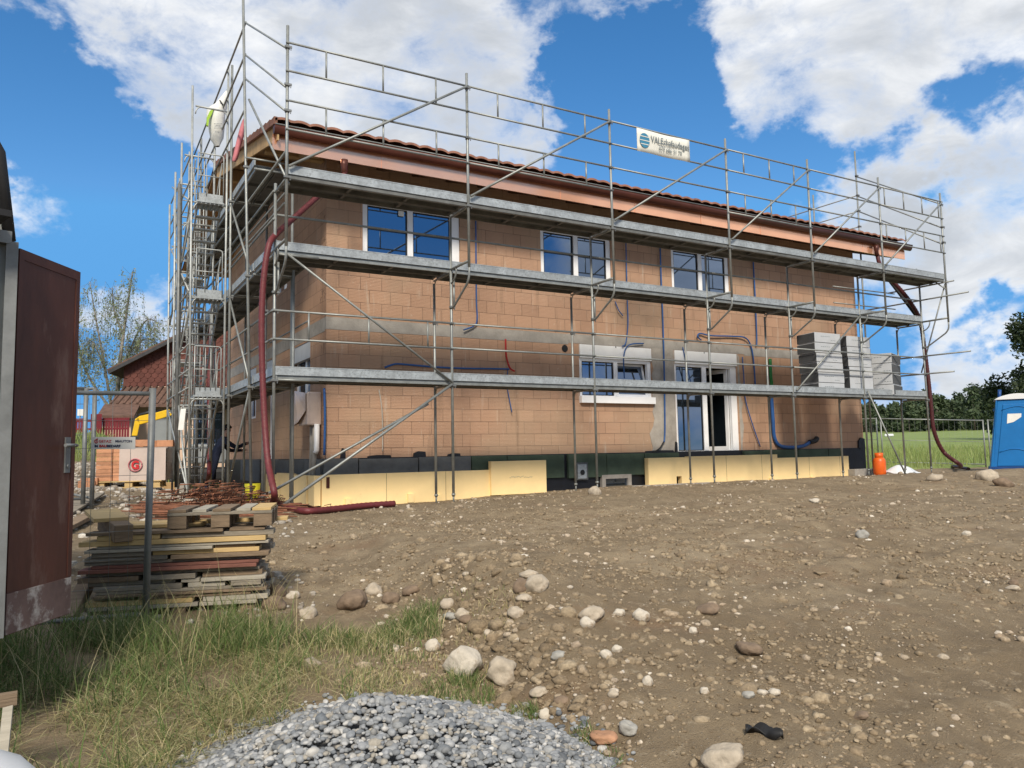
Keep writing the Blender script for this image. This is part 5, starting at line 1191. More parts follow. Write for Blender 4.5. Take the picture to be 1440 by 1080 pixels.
# concrete blocks and junk at the foot of the tower
for k, (px, py, sx_, sy_, sz_, yaw, m, lab) in enumerate(((236, 690, .14, .1, .1, .2, 'wood', 'pale timber block on the ground left of the tower foot'), (254, 692, .24, .12, .13, -.3, 'concrete', 'long concrete block at the left foot of the stair tower'), (308, 684, .2, .12, .12, .5, 'concrete', 'tilted concrete block at the right foot of the stair tower'), (330, 684, .16, .1, .08, .1, 'concrete', 'flat concrete offcut right of the tower foot'), (215, 678, .12, .1, .05, .4, 'stoneg', 'grey slab piece beside the brick pallet'), (275, 672, .2, .12, .1, .6, 'stonew', 'pale plaster block behind the ladder foot'))):
    q = G(px, py); u = Vector((math.cos(yaw), math.sin(yaw), 0)); v = Vector((-u.y, u.x, 0)); o = MB().obox(q + UZ * (sz_ * .8), u * sx_, v * sy_, (UZ + u * (.25 if k == 2 else 0)).normalized() * sz_).build('block', m, None, .01); tag(o, lab, 'block')
q = onY(355, 690, 5.3); q.z = H(q.x, q.y); o = MB().lathe((q.x, q.y, q.z), [(0, 0), (.14, 0), (.17, .38), (.16, .38), (.13, .02), (0, .02)], 16).build('bucket', 'yellowgreen'); tag(o, 'yellow green plastic bucket by the side wall under the scaffold', 'bucket')
for k, (x, y) in enumerate(((0, 0), (3.07, 0), (6.14, 0))): pass
q = G(768, 690); o = MB().obox(q + UZ * .03, Vector((.12, .03, 0)), Vector((-.03, .1, 0)), UZ * .035).build('broken_brick', 'claybrick', None, .005); tag(o, 'orange brick piece at the right end of the left yellow boards', 'brick')

# ------------------------------------------------------------------ the workman
def skin_body(name, joints, edges, parent, split):
    me = bpy.data.meshes.new(name); me.from_pydata([j[0] for j in joints], [], []); me.clear_geometry()
    me.from_pydata([j[0] for j in joints], edges, []); o = link(name + '_tmp', me)
    s = o.modifiers.new('skin', 'SKIN'); s.use_smooth_shade = True
    for i, j in enumerate(joints): me.skin_vertices[0].data[i].radius = (j[1], j[2] if len(j) > 2 else j[1])
    me.skin_vertices[0].data[0].use_root = True
    o.modifiers.new('sub', 'SUBSURF').levels = 2
    bpy.context.view_layer.update(); dg = bpy.context.evaluated_depsgraph_get(); m2 = bpy.data.meshes.new_from_object(o.evaluated_get(dg)); bpy.data.objects.remove(o)
    m2.materials.clear(); m2.materials.append(MT['navy']); m2.materials.append(MT['skin'])
    for p in m2.polygons: p.material_index = 1 if split(p.center) else 0; p.use_smooth = True
    return link(name, m2, parent)
wkx = onY(299, 640, 7.0).x
wk = empty('person', (wkx, 7.0, H(wkx, 7.0)), 'person in navy work clothes bending towards the wall behind the tower ladder', 'person', rz=R(5))
J = [((0, 0, .88), .15, .12), ((.08, 0, 1.08), .14, .11), ((.19, 0, 1.3), .17, .12), ((.25, 0, 1.42), .08), ((.29, 0, 1.49), .06), ((.33, 0, 1.6), .1, .085), ((.35, 0, 1.68), .075),
     ((.02, .1, .82), .1), ((.05, .12, .46), .07), ((-.02, .12, .1), .05), ((.12, .13, .04), .045),
     ((.02, -.1, .82), .1), ((-.08, -.12, .46), .07), ((-.2, -.12, .1), .05), ((-.07, -.13, .04), .045),
     ((.24, .2, 1.33), .07), ((.45, .24, 1.12), .05), ((.7, .2, 1.12), .038), ((.78, .2, 1.12), .036),
     ((.24, -.2, 1.33), .07), ((.48, -.24, 1.18), .05), ((.72, -.18, 1.28), .038), ((.8, -.17, 1.29), .036)]
E_ = [(0, 1), (1, 2), (2, 3), (3, 4), (4, 5), (5, 6), (0, 7), (7, 8), (8, 9), (9, 10), (0, 11), (11, 12), (12, 13), (13, 14), (2, 15), (15, 16), (16, 17), (17, 18), (2, 19), (19, 20), (20, 21), (21, 22)]
for wi, sgn_ in ((18, 1), (22, -1)):
    b = Vector(J[wi][0])
    for q in range(4):
        k1 = b + Vector((.045, -.024 + q * .016, .012)); k2 = k1 + Vector((.035 - .004 * abs(q - 1.3), 0, -.012)); i0 = len(J)
        J += [(tuple(k1), .0095), (tuple(k2), .008)]; E_ += [(wi, i0), (i0, i0 + 1)]
    k1 = b + Vector((.01, .04 * -sgn_, .01)); k2 = k1 + Vector((.035, .012 * -sgn_, 0)); i0 = len(J); J += [(tuple(k1), .011), (tuple(k2), .009)]; E_ += [(wi, i0), (i0, i0 + 1)]
body = skin_body('body', J, E_, wk, lambda c: (c.z > 1.45 and c.x > .2) or c.x > .715)
V_, F_ = ICO2; hv = np.array([v for v in V_]) * np.array([.108, .092, .1]) + np.array([.325, 0, 1.645]); keep = [f for f in F_ if np.mean(V_[f][:, 2]) > .05 or np.mean(V_[f][:, 0]) < -.35]
ho = bpy.data.meshes.new('hair'); ho.from_pydata([tuple(v) for v in hv], [], [tuple(int(i) for i in f) for f in keep]); ho.materials.append(MT['hair']); link('hair', ho, wk)
mb = MB(); wmk = wmat(wk)
for s in (1, -1):
    mb.obox(wmk @ Vector((.1 if s > 0 else -.09, .13 * s, .035)), wmk.to_3x3() @ Vector((.13, 0, 0)), wmk.to_3x3() @ Vector((0, .05, 0)), Vector((0, 0, .04)))
mb.build('boots', 'black', wk, .02)
# ------------------------------------------------------------------ right side: toilet, gas bottle, fence, sheet
rt_, ft_ = axes(1425); tp = Vector((20.5, .55, H(20.5, .55)))
tl = empty('portable_toilet', tp, 'blue portable toilet cabin leaning slightly at the right edge', 'portable toilet')
rt_ = (rt_ * .998 + ft_ * .05).normalized(); ft_ = Vector((-rt_.y, rt_.x, 0))
c0 = PD(1393, 661, (tp - CP).dot(FW)); base0 = Vector((c0.x, c0.y, tp.z + .02)); lean = rt_ * .11
def tq(a, d_, z): return base0 + rt_ * a + ft_ * d_ + UZ * z + lean * z
TW, TD, TH_ = 1.12, 1.15, 2.02
def tprism(name, rect, d0, d1, m, par, bev=.01, tp_=.03):
    (a0, z0), (a1, z1) = rect; mb = MB(); mb.add([tq(a0 + tp_ * z0, d0, z0), tq(a1 - tp_ * z0, d0, z0), tq(a1 - tp_ * z0, d1, z0), tq(a0 + tp_ * z0, d1, z0), tq(a0 + tp_ * z1, d0, z1), tq(a1 - tp_ * z1, d0, z1), tq(a1 - tp_ * z1, d1, z1), tq(a0 + tp_ * z1, d1, z1)], [(0, 3, 2, 1), (4, 5, 6, 7), (0, 1, 5, 4), (1, 2, 6, 5), (2, 3, 7, 6), (3, 0, 4, 7)]); return mb.build(name, m, par, bev)
cab = tprism('cabin', ((0, .06), (TW, TH_)), 0, TD, 'toilet', tl, .03)
tprism('base', ((-.03, -.04), (TW + .03, .08)), -.03, TD + .03, 'toiletdark', tl, .01)
for a in (.0, TW - .1): tprism('corner_post', ((a, .08), (a + .1, TH_ - .02)), -.025, -.001, 'toilet', cab, .008)
dr = tprism('door', ((.16, .1), (TW - .16, TH_ - .14)), -.02, -.002, 'toilet', tl, .012)
mb = MB(); mb.tube([tq(.2 + (TW - .4) * t, -.028, TH_ - .3 + .09 * math.sin(math.pi * t)) for t in [k / 10 for k in range(11)]], .012, 6); mb.tube([tq(.2 + (TW - .4) * t, -.028, .5 + .09 * math.sin(math.pi * t)) for t in [k / 10 for k in range(11)]], .012, 6); mb.build('rib', 'toilet', dr)
mb = MB(); mb.obox(tq(TW - .3, -.03, 1.0), rt_ * .03, ft_ * .012, UZ * .1); mb.build('latch', 'toiletdark', dr, .004)
mb = MB(); mb.prism([tq(.34, -.028, 1.32), tq(.34, -.028, 1.6), tq(.68, -.028, 1.6), tq(.68, -.028, 1.5), tq(.5, -.028, 1.36)], ft_ * .006); mb.build('sticker', 'paper', dr)
mb = MB(); P_ = []; n_ = 12
for k in range(n_ + 1):
    t = k / n_; P_.append((-.02 + (TW + .02 - .03) * t, TH_ + .16 * math.sin(math.pi * t) ** .7))
V = []
for d_, ins in ((-.05, 0), (TD + .05, 0)):
    for a, z in P_: V.append(tq(a + .01, d_, z))
mb.add(V, [(k, k + 1, n_ + 2 + k, n_ + 1 + k) for k in range(n_)] + [tuple(range(n_ + 1)), tuple(range(2 * n_ + 1, n_, -1))], False); mb.build('roof', 'plastic_white', tl, .012)
for k in range(4): MB().obox(tq(.012, .35 + k * .14, 1.75), rt_ * .012, ft_ * .05, UZ * .04).build('vent', 'toiletdark', cab)
MB().tube([tq(.15, TD - .15, TH_), tq(.15, TD - .15, TH_ + .35)], .05, 10).build('vent_pipe', 'toiletdark', tl)
gs = onY(1237, 660, 1.25); gz = H(gs.x, gs.y); gz = min(gz, gs.z + .05)
gb = empty('gas_cylinder', (gs.x, gs.y, gz), 'orange gas cylinder standing at the right corner of the house', 'gas cylinder')
MB().lathe((gs.x, gs.y, gz), [(0, 0), (.13, 0), (.15, .03), (.155, .06), (.165, .09), (.165, .38), (.15, .45), (.1, .5), (.04, .52), (0, .525)], 20).build('tank', 'orange', gb)
MB().lathe((gs.x, gs.y, gz + .47), [(.1, .0), (.11, .0), (.11, .15), (.1, .15), (.1, .0)], 16).build('collar', 'orange', gb)
MB().lathe((gs.x, gs.y, gz + .52), [(.0, .0), (.025, .0), (.025, .07), (.04, .08), (.0, .1)], 10).build('valve', 'darksteel', gb)
mb = MB(); c = onY(1266, 657, 1.0); cz = H(c.x, c.y); V = []
for j in range(9):
    for i in range(13):
        u, v = i / 12 - .5, j / 8 - .5; V.append((c.x + u * .95, c.y + v * .6, cz + .02 + max(0, .24 * (1 - 3.6 * u * u) * (1 - 3.5 * v * v)) + .06 * mn.noise(Vector((u * 9, v * 8, 2)))))
mb.add(V, [(j * 13 + i, j * 13 + i + 1, (j + 1) * 13 + i + 1, (j + 1) * 13 + i) for j in range(8) for i in range(12)], True); o = mb.build('plastic_sheet', 'plastic_white'); o.modifiers.new('s', 'SUBSURF').render_levels = 2; o.modifiers.new('t', 'SOLIDIFY').thickness = .01
tag(o, 'crumpled white plastic sheet on the soil beside the gas cylinder', 'plastic sheet')
def far_fence(p0, p1, hgt, label):
    p0, p1 = Vector(p0), Vector(p1); f = empty('site_fence', p0, label, 'fence', 'mesh fence panels')
    for q in (p0, p1): MB().tube([q, q + UZ * hgt], .024, 8).build('post', 'steel', f)
    for z_, r_ in ((hgt - .03, .022), (.9, .008), (.12, .02)): MB().tube([p0 + UZ * z_, p1 + UZ * z_], r_, 8).build('rail', 'steel', f)
    mb = MB()
    for k in range(1, 18): q = p0.lerp(p1, k / 18); mb.tube([q + UZ * .12, q + UZ * (hgt - .03)], .002, 4)
    mb.build('wire_mesh', 'steel', f)
def FP(px, d): p = PD(px, 620, d); return Vector((p.x, p.y, max(H(p.x, p.y), mz(p.x, p.y) if p.x > 19 and p.y > 4.5 else -9) - .02))
far_fence(FP(1240, 27.5), FP(1384, 27.2), 1.68, 'thin mesh fence panel in front of the meadow, between the gas cylinder and the toilet')
far_fence(FP(1391, 27.0), FP(1540, 26), 1.68, 'thin mesh fence panel in front of the meadow, partly behind the toilet')
far_fence(FP(1234, 27.8), FP(1150, 31), 1.68, 'thin mesh fence panel running behind the right corner of the house')
# meadow grass
it = []
for k in range(15000):
    x = rnd.uniform(19, 40); y = rnd.uniform(3, 28)
    if y < 4.2 and x < 20: continue
    h = rnd.uniform(.25, .6) * (1.0 if x < 28 else .8); it.append((x, y, mz(x, y) - .03, h, rnd.uniform(.012, .03), rnd.gauss(0, .12), rnd.gauss(0, .12)))
tag(blades('meadow_grass', it, 'meadowgrass', 3), 'tall green meadow grass growing along the site fence', 'grass', None, 'stuff')

# ------------------------------------------------------------------ trees
def limb_tree(name, label, limbs, r_, leafmat, pts, lsize, group=None, droop=0., twigs=None):
    b = limbs[0][0]; t = empty(name, b, label, 'tree', group); mb = MB()
    for L_, ra in zip(limbs, r_):
        q = smooth_path(L_, 5); n_ = len(q); mb.tube(q, ra, 7, radii=[ra * (1 - .8 * i / (n_ - 1)) for i in range(n_)])
    for tw in (twigs or []): mb.tube(tw, .006, 4)
    mb.build('trunk', MT['birchbark'], t); leaves('crown', pts, lsize, leafmat, t, 5, droop); return t
MT['birchbark'] = mat('pale_bark', (.24, .22, .19), .9, 0, .5, 5, .4, 20)
DB = 45; rs = np.random.RandomState(4)
def bl(pix): return [PD(x, y, DB) + fv * rnd.uniform(-1.2, 1.2) * (0 if i == 0 else 1) for i, (x, y) in enumerate(pix)]
fv = axes(165)[1]
LB = [bl(q) for q in ([(160, 612), (164, 560), (170, 500), (178, 440), (186, 388)], [(164, 560), (176, 515), (192, 470), (207, 452), (222, 455)], [(161, 600), (148, 520), (136, 455), (126, 395)], [(162, 585), (120, 520), (108, 470), (100, 420)], [(168, 520), (185, 492), (205, 475), (218, 478)], [(172, 470), (160, 430), (158, 400)], [(148, 520), (135, 490), (128, 480)], [(166, 545), (185, 530), (200, 510), (212, 512)])]
pts = []; tw = []
for L_ in LB:
    q = smooth_path(L_, 14); n0 = int(len(q) * .28)
    for p in q[n0:]:
        for k in range(3):
            s = p + Vector((rnd.gauss(0, .35), rnd.gauss(0, .5), rnd.gauss(0, .25))); ln = rnd.uniform(.5, 1.9); e = s + Vector((rnd.gauss(0, .18), rnd.gauss(0, .2), -ln))
            tw.append([p, s, (s + e) / 2 + Vector((.05, 0, 0)), e])
            for j in range(int(10 * ln)): pts.append(s.lerp(e, rnd.random() ** .8) + Vector((rnd.gauss(0, .07), rnd.gauss(0, .07), 0)))
limb_tree('birch_tree', 'tall thin leaved birch with drooping twigs behind the trailer door', LB, [.16, .08, .1, .09, .06, .06, .05, .05], 'leaf_birch', pts, .062, None, .6, tw)
def clump_tree(name, label, base, h, w, leafmat, nl, ls, seed, group=None, conifer=False, low=.18):
    rs = np.random.RandomState(seed); t = empty(name, base, label, 'tree', group); b = Vector(base)
    limbs = [[b, b + Vector((0, 0, h * .5)), b + Vector((w * .03, 0, h * .9))]]; cl = []
    for k in range(26):
        z = low + (1 - low) * rs.rand() ** .8; rad = w * (.5 * (1 - z) * 1.5 + .05 if conifer else .52 * math.sin(math.pi * min(1, max(.05, (z - low) / (1.02 - low))) ** .75)); a = rs.rand() * 6.283; rr = rad * (rs.rand() ** .4)
        c = b + Vector((rr * math.cos(a), rr * math.sin(a), h * z)); cl.append((c, w * (.1 + .09 * rs.rand())))
        if k < 12: limbs.append([b + Vector((0, 0, h * z * .7)), b.lerp(c, .5) + Vector((0, 0, h * z * .25)), c])
    per = nl // len(cl); pts = []
    for c, r_ in cl:
        v = rs.randn(per, 3); v /= np.linalg.norm(v, axis=1)[:, None]; v *= (rs.rand(per, 1) ** .45) * r_ * 1.35; v[:, 2] *= .8; pts.append(np.array(c) + v)
    mb = MB()
    for i, L_ in enumerate(limbs): q = smooth_path(L_, 3); ra = h * (.016 if i == 0 else .006); mb.tube(q, ra, 6, radii=[ra * (1 - .7 * k / (len(q) - 1)) for k in range(len(q))])
    mb.build('trunk', 'bark', t); leaves('crown', np.concatenate(pts), ls, leafmat, t, seed); return t
b = PD(1462, 610, 62); clump_tree('broadleaf_tree', 'big dark leafy tree at the right edge above the blue toilet', (b.x, b.y, mz(b.x, b.y) - .5), 9.6, 7.8, 'leaf_dark', 15000, .17, 11, low=.1)
# the far wood, one mass
rs = np.random.RandomState(9); pts = []; tr_ = MB()
for k in range(85):
    px = 1195 + 330 * rs.rand(); d = 150 + 55 * rs.rand(); b = PD(px, 605, d); zb_ = mz(b.x, b.y) if b.x > 17 and b.y > 3 else 1.
    ytop = (570 if px < 1285 else 558) + rs.randn() * 5; zt_ = PD(px, ytop, d).z; h = max(4, zt_ - zb_); con = rs.rand() < .45; w = h * (.45 if con else .75)
    tr_.tube([(b.x, b.y, zb_ - .5), (b.x, b.y, zb_ + h * .85)], h * .02, 5)
    for c in range(16):
        z = rs.rand() ** .8; rad = w * ((.52 * (1 - z) + .03) if con else .5 * math.sin(math.pi * min(1, .12 + z * .86))); a = rs.rand() * 6.283; q = np.array([b.x + rad * .8 * math.cos(a), b.y + rad * .8 * math.sin(a), zb_ + h * (.04 + .9 * z)])
        v = rs.randn(55, 3); v /= np.linalg.norm(v, axis=1)[:, None]; v *= rs.rand(55, 1) ** .4 * h * .13; pts.append(q + v)
wd_ = leaves('far_wood', np.concatenate(pts), .42, 'leaf_wood', None, 3); tag(wd_, 'dark mixed wood on the far side of the meadow', 'wood', None, 'stuff')
tr_.build('trunks', 'bark', wd_)
o = MB().box(0, 1.2, -.3, .3, 0, .5); q = PD(1250, 608, 95); o = MB().obox(Vector((q.x, q.y, mz(q.x, q.y) + .16)), axes(1250)[0] * .5, axes(1250)[1] * .5, UZ * .16).build('silage_bale', 'plastic_white', None, .1); tag(o, 'tiny white bale at the far edge of the meadow', 'bale')

# trees on the near side, behind the photographer: only their reflection shows in the panes
rs = np.random.RandomState(31); pts = []; tr2 = MB()
for k in range(14):
    x, y = -16 + k * 3.6 + rs.randn(), -44 + rs.randn() * 3; h = rs.uniform(5.5, 8.5); tr2.tube([(x, y, -3.2), (x, y, -3 + h * .8)], .16, 6)
    for c in range(14):
        q = np.array([x + rs.randn() * 1.3, y + rs.randn() * 1.2, -3 + h * (.25 + .7 * rs.rand())]); v = rs.randn(40, 3) * .75; pts.append(q + v)
bt = leaves('hedge_trees', np.concatenate(pts), .4, 'leaf_wood', None, 8); tag(bt, 'row of dark trees behind the photographer, mirrored in the window panes', 'wood', None, 'stuff'); tr2.build('trunks', 'bark', bt)

# ------------------------------------------------------------------ neighbour's house and things in front of it, left
DN = 38.; rn, fn2 = axes(270); nc = PD(322, 640, DN); NB = Vector((nc.x, nc.y, 0)); ng = H(nc.x, nc.y)
rn = (rn * .985 - fn2 * .17).normalized(); fn2 = Vector((-rn.y, rn.x, 0))
nh = empty('tiled_house', (nc.x, nc.y, ng), "neighbour's house with a red scalloped tile gable behind the stair tower", 'house')
def nq(a, d_, z): return NB + rn * a + fn2 * d_ + UZ * z
GW = 4.85; ze, za = 3.0, 5.75
mb = MB(); mb.prism([nq(-GW + .3, 0, ng - .5), nq(GW - .3, 0, ng - .5), nq(GW - .3, 0, 2.1), nq(-GW + .3, 0, 2.1)], fn2 * 9); mb.build('wall', 'plaster', nh)
m = mat('scalloped_red_tile', (.115, .04, .03), .85, 0, .3, 2, .15, 20)
# scalloped tiles: rows of small rounded tiles, slightly proud of the gable
V = []; Fq = []; row = 0; z = 2.05
mb = MB(); mb.prism([nq(-GW, .02, 2.05), nq(GW, .02, 2.05), nq(GW, .02, ze), nq(0, .02, za), nq(-GW, .02, ze)], fn2 * .1); gbl = mb.build('gable_cladding', m, nh)
mb = MB()
while z < za - .2:
    half = GW if z < ze else GW * (za - z) / (za - ze); a = -half + (.16 if row % 2 else 0)
    while a < half - .1:
        mb.add([nq(a + .01, -.012, z + .3), nq(a + .3, -.012, z + .3), nq(a + .3, -.03, z + .12), nq(a + .24, -.036, z + .03), nq(a + .155, -.04, z), nq(a + .07, -.036, z + .03), nq(a + .01, -.03, z + .12)], [(0, 1, 2, 3, 4, 5, 6)]); a += .31
    z += .22; row += 1
o = mb.build('scallop_tiles', m, gbl); s_ = o.modifiers.new('t', 'SOLIDIFY'); s_.thickness = .014
for s in (-1, 1):
    mb = MB(); mb.prism([nq(s * (GW + .55), -.5, ze - .32), nq(0, -.5, za + .02), nq(0, -.5, za + .2), nq(s * (GW + .6), -.5, ze - .13)], fn2 * 10); mb.build('roof', 'brown_tile', nh)
    mb = MB(); mb.prism([nq(s * (GW + .55), -.53, ze - .36), nq(0, -.53, za - .05), nq(0, -.53, za + .12), nq(s * (GW + .58), -.53, ze - .2)], fn2 * .03); mb.build('verge_board', 'excav_dark', nh)
mb = MB(); mb.prism([nq(-GW + .1, -.02, 2.07), nq(-GW - .1, -1.9, 1.12), nq(-GW - .1, -1.9, .98), nq(-GW + .1, -.02, 1.93)], rn * (2 * GW - .2)); mb.build('lean_to_roof', 'brown_tile', nh)
mb = MB()
for k in range(34): a = -GW + k * .28; mb.tube([nq(a + .1, -.03, 2.09), nq(a - .05, -1.9, 1.14)], .05, 6)
mb.build('lean_to_tiles', 'brown_tile', nh)
MB().prism([nq(-GW + .9, -1.2, ng - .3), nq(-GW + 3.4, -1.2, ng - .3), nq(-GW + 3.4, -1.2, 1.2), nq(-GW + .9, -1.2, 1.2)], fn2 * .2).build('porch_wall', 'plaster', nh)
mb = MB(); mb.tube([nq(-GW + .3, -1.75, ng - .2), nq(-GW + .3, -1.75, 1.05)], .09, 8); mb.tube([nq(-GW + .55, -1.75, ng - .2), nq(-GW + .55, -1.75, 1.05)], .05, 8); mb.build('porch_post', 'white', nh)
MB().prism([nq(-GW + 1.5, -1.26, ng - .1), nq(-GW + 2.6, -1.26, ng - .1), nq(-GW + 2.6, -1.26, .85), nq(-GW + 1.5, -1.26, .85)], fn2 * .05).build('garage_door', 'shutter_grey', nh)
MB().prism([nq(-GW + 2.65, -1.27, ng - .1), nq(-GW + 2.8, -1.27, ng - .1), nq(-GW + 2.8, -1.27, .95), nq(-GW + 2.65, -1.27, .95)], fn2 * .06).build('door_frame', 'oldred', nh)
# small shed with old tiles and the dark red fence
ds = 34.; sp_ = PD(160, 610, ds); sg_ = H(sp_.x, sp_.y); r_s, f_s = axes(160); zS_ = PD(160, 588, ds).z; zR = PD(160, 569, ds).z
shd = empty('shed', (sp_.x, sp_.y, sg_), 'small pink shed with an old tiled roof beside the red fence', 'shed')
xl, xr = (142 - 160) / F * ds, (182 - 160) / F * ds
def sq(a, d_, z): return Vector((sp_.x, sp_.y, 0)) + r_s * a + f_s * d_ + UZ * z
MB().prism([sq(xl + .1, .1, sg_ - .4), sq(xr, .1, sg_ - .4), sq(xr, .1, zS_ + .1), sq(xl + .1, .1, zS_ + .1)], f_s * 2).build('wall', 'plaster', shd)
MB().prism([sq(xl - .1, -.35, zS_), sq(xl + .15, 1.2, zR), sq(xl + .15, 1.2, zR + .1), sq(xl - .1, -.35, zS_ + .1)], r_s * (xr - xl + .2)).build('roof', 'brown_tile', shd)
df = 32.; p0, p1 = PD(92, 608, df), PD(180, 608, df); fnc = empty('timber_fence', (p0.x, p0.y, H(p0.x, p0.y)), 'dark red timber fence in front of the small shed', 'fence')
zt2 = PD(130, 588, df).z
for k in range(24):
    q = p0.lerp(p1, k / 23); z0 = H(q.x, q.y) - .1
    if k in (8, 9, 12): continue
    MB().obox(Vector((q.x, q.y, (z0 + zt2) / 2)), (p1 - p0).normalized() * .045, axes(130)[1] * .012, UZ * ((zt2 - z0) / 2)).build('picket', 'oldred', fnc)
mb = MB(); q0, q1 = dz(p0, zt2 - .1), dz(p1, zt2 - .1); mb.bar(q0, q1, .05, .1); mb.bar(q0 - UZ * .35, q1 - UZ * .35, .05, .08); mb.build('fence_rail', 'oldred', fnc)
q = PD(135, 600, df - .3); MB().obox(Vector((q.x, q.y, zt2 - .3)), axes(130)[0] * .2, axes(130)[1] * .05, UZ * .45).build('gate_post', 'oldred', fnc)
q = PD(113, 580, 33); o = MB().obox(q, axes(113)[0] * .11, axes(113)[1] * .01, UZ * .14).build('notice_board', 'paper'); tag(o, 'small white notice board above the dark red fence', 'notice'); MB().tube([(q.x, q.y + .05, H(q.x, q.y)), (q.x, q.y + .05, q.z)], .03, 6).build('post', 'darksteel', o)
# excavator
de = 24.; rE, fE = axes(215); ec = PD(222, 640, de); eg = H(ec.x, ec.y)
ex = empty('mini_excavator', (ec.x, ec.y, eg), 'yellow mini excavator with raised arm behind the brick pallet', 'excavator')
def eq(px, py, off=0): return PD(px, py, de) + fE * off
def arm(pix, w, m, name):
    mb = MB(); q = [eq(*p) for p in pix]; mb.prism(q, fE * w); return mb.build(name, m, ex, .02)
arm([(185, 613), (190, 589), (196, 586), (197, 594), (193, 613)], .22, 'yellow', 'dipper_arm')
arm([(190, 590), (196, 585), (220, 580), (238, 575), (242, 584), (222, 590), (197, 597)], .24, 'yellow', 'boom')
MB().tube([eq(195, 584, .1), eq(214, 578, .1)], .04, 8).build('hydraulic_ram', 'excav_dark', ex)
arm([(183, 613), (194, 613), (197, 624), (186, 627)], .4, 'excav_dark', 'bucket')
B_e = lambda a, d_, z: Vector((ec.x, ec.y, eg)) + rE * (a + .75) + fE * d_ + UZ * z
MB().obox(B_e(.75, .1, .95), rE * .6, fE * .55, UZ * .3).build('engine_cover', 'shutter_grey', ex, .05)
MB().obox(B_e(.7, .25, 1.75), rE * .42, fE * .42, UZ * .5).build('cab', 'glass', ex, .03)
MB().obox(B_e(.7, .25, 2.28), rE * .46, fE * .46, UZ * .04).build('cab_roof', 'excav_dark', ex, .02)
for d_ in (-.45, .65): MB().obox(B_e(.6, d_, .28), rE * .8, fE * .14, UZ * .24).build('track', 'black', ex, .15)
MB().obox(B_e(-.35, .1, .3), rE * .05, fE * .7, UZ * .2).build('dozer_blade', 'excav_dark', ex)

# ------------------------------------------------------------------ pebble heap
rP, fP = axes(520); pc = PD(528, 640, 3.42); PC = Vector((pc.x, pc.y, 0)); pg = H0(pc.x, pc.y); PH = .415
def heap(a, d_):
    r_ = math.hypot(a / (1.06 if a > 0 else .96), d_ / 1.0); h = PH * max(0, 1 - r_) ** .85 * (1 if True else 0)
    return h + .02 * mn.noise(Vector((a * 4, d_ * 4, 1)))
it = []; rs = np.random.RandomState(21)
nrad, nang = 14, 40; mb = MB(); V = [(PC.x, PC.y, pg + PH - .07)]
for i in range(1, nrad + 1):
    for k in range(nang):
        t = 6.283 * k / nang; a, d_ = 1.1 * i / nrad * math.cos(t), 1.02 * i / nrad * math.sin(t); q = PC + rP * a + fP * d_; V.append((q.x, q.y, max(H(q.x, q.y) - .03, pg + heap(a, d_) - .08)))
fs = [(0, 1 + k, 1 + (k + 1) % nang) for k in range(nang)] + [(1 + (i - 1) * nang + k, 1 + i * nang + k, 1 + i * nang + (k + 1) % nang, 1 + (i - 1) * nang + (k + 1) % nang) for i in range(1, nrad) for k in range(nang)]
mb.add(V, fs, True)
GR = [(a, d_) for a in np.arange(-1.25, 1.3, .0172) for d_ in np.arange(-1.1, 1.2, .0172)]
for ga, gd in GR:
    a, d_ = ga + rs.uniform(-.012, .012), gd + rs.uniform(-.012, .012); rr = math.hypot(a / 1.06 if a > 0 else a / .96, d_)
    if rr > 1.0 and rs.rand() > max(0, .55 - (rr - 1) * 4): continue
    q = PC + rP * a + fP * d_; z = max(H(q.x, q.y), pg + heap(a, d_)); s = .0108 * math.exp(rs.randn() * .34); s = min(s, .03)
    it.append((q.x, q.y, z + rs.uniform(-.012, .012), s * rs.uniform(1.0, 1.6), s * rs.uniform(.85, 1.2), s * rs.uniform(.55, .85)))
hp_ = blobs('pebble_heap', it, 'pebble', ICO2, 6, .03); tag(hp_, 'heap of small rounded grey pebbles in the foreground', 'pebble heap', None, 'stuff')
core = mat('pebble_core', (.24, .24, .24), .9, 0, .3, 60); mb.build('heap_core', core, hp_)

MT['clod'] = ramp_island('soil_clod', [(.25, .192, .125), (.18, .136, .086), (.33, .265, .18), (.21, .16, .103), (.16, .12, .076), (.28, .22, .147)], .95, .25, 60., .3)
# ------------------------------------------------------------------ stones in the soil
def heap_r(x, y): q = Vector((x, y, 0)) - PC; return math.hypot(q.dot(rP), q.dot(fP))
it1, it2 = [], []; rs = np.random.RandomState(5)
for k in range(50000):
    u = rs.rand(); dist = 2.6 + 19 * u ** 1.5; an = rs.uniform(-.66, .86); d = FW * 1 + RT * math.tan(an); d.z = 0; d.normalize(); q = CP + d * dist / max(.3, d.dot(Vector((FW.x, FW.y, 0)).normalized()))
    x, y = q.x, q.y
    if y > 1.7 or x < -2.6: continue
    left = ss(-1.3, -.3, x - .2 * mn.noise(Vector((x, y, 0)) * 1.3))
    if y < -5.6 and rs.rand() > .12 + .88 * left: continue
    cl = mn.noise(Vector((x * .9, y * .9, 9))) + .6 * mn.noise(Vector((x * 2.7, y * 2.7, 4)))
    cl += .5 * math.exp(-((x - .3) / 1.1) ** 2 - ((y + 7.2) / 1.3) ** 2) - .12
    if rs.rand() > .3 + 1.1 * cl: continue
    if heap_r(x, y) < .95: continue
    s = .0055 * math.exp(rs.randn() * .66) * (1 + dist * .035); s = min(s, .05)
    e = (x, y, H(x, y) + s * .15, s * rs.uniform(.9, 1.6), s * rs.uniform(.8, 1.2), s * rs.uniform(.5, .9)); (it2 if s > .016 else it1).append(e)
gr = blobs('gravel', it1, 'gravel', ICO1, 2, .2); tag(gr, 'small stones and clods scattered over the brown soil', 'gravel', None, 'stuff')
cl_ = []
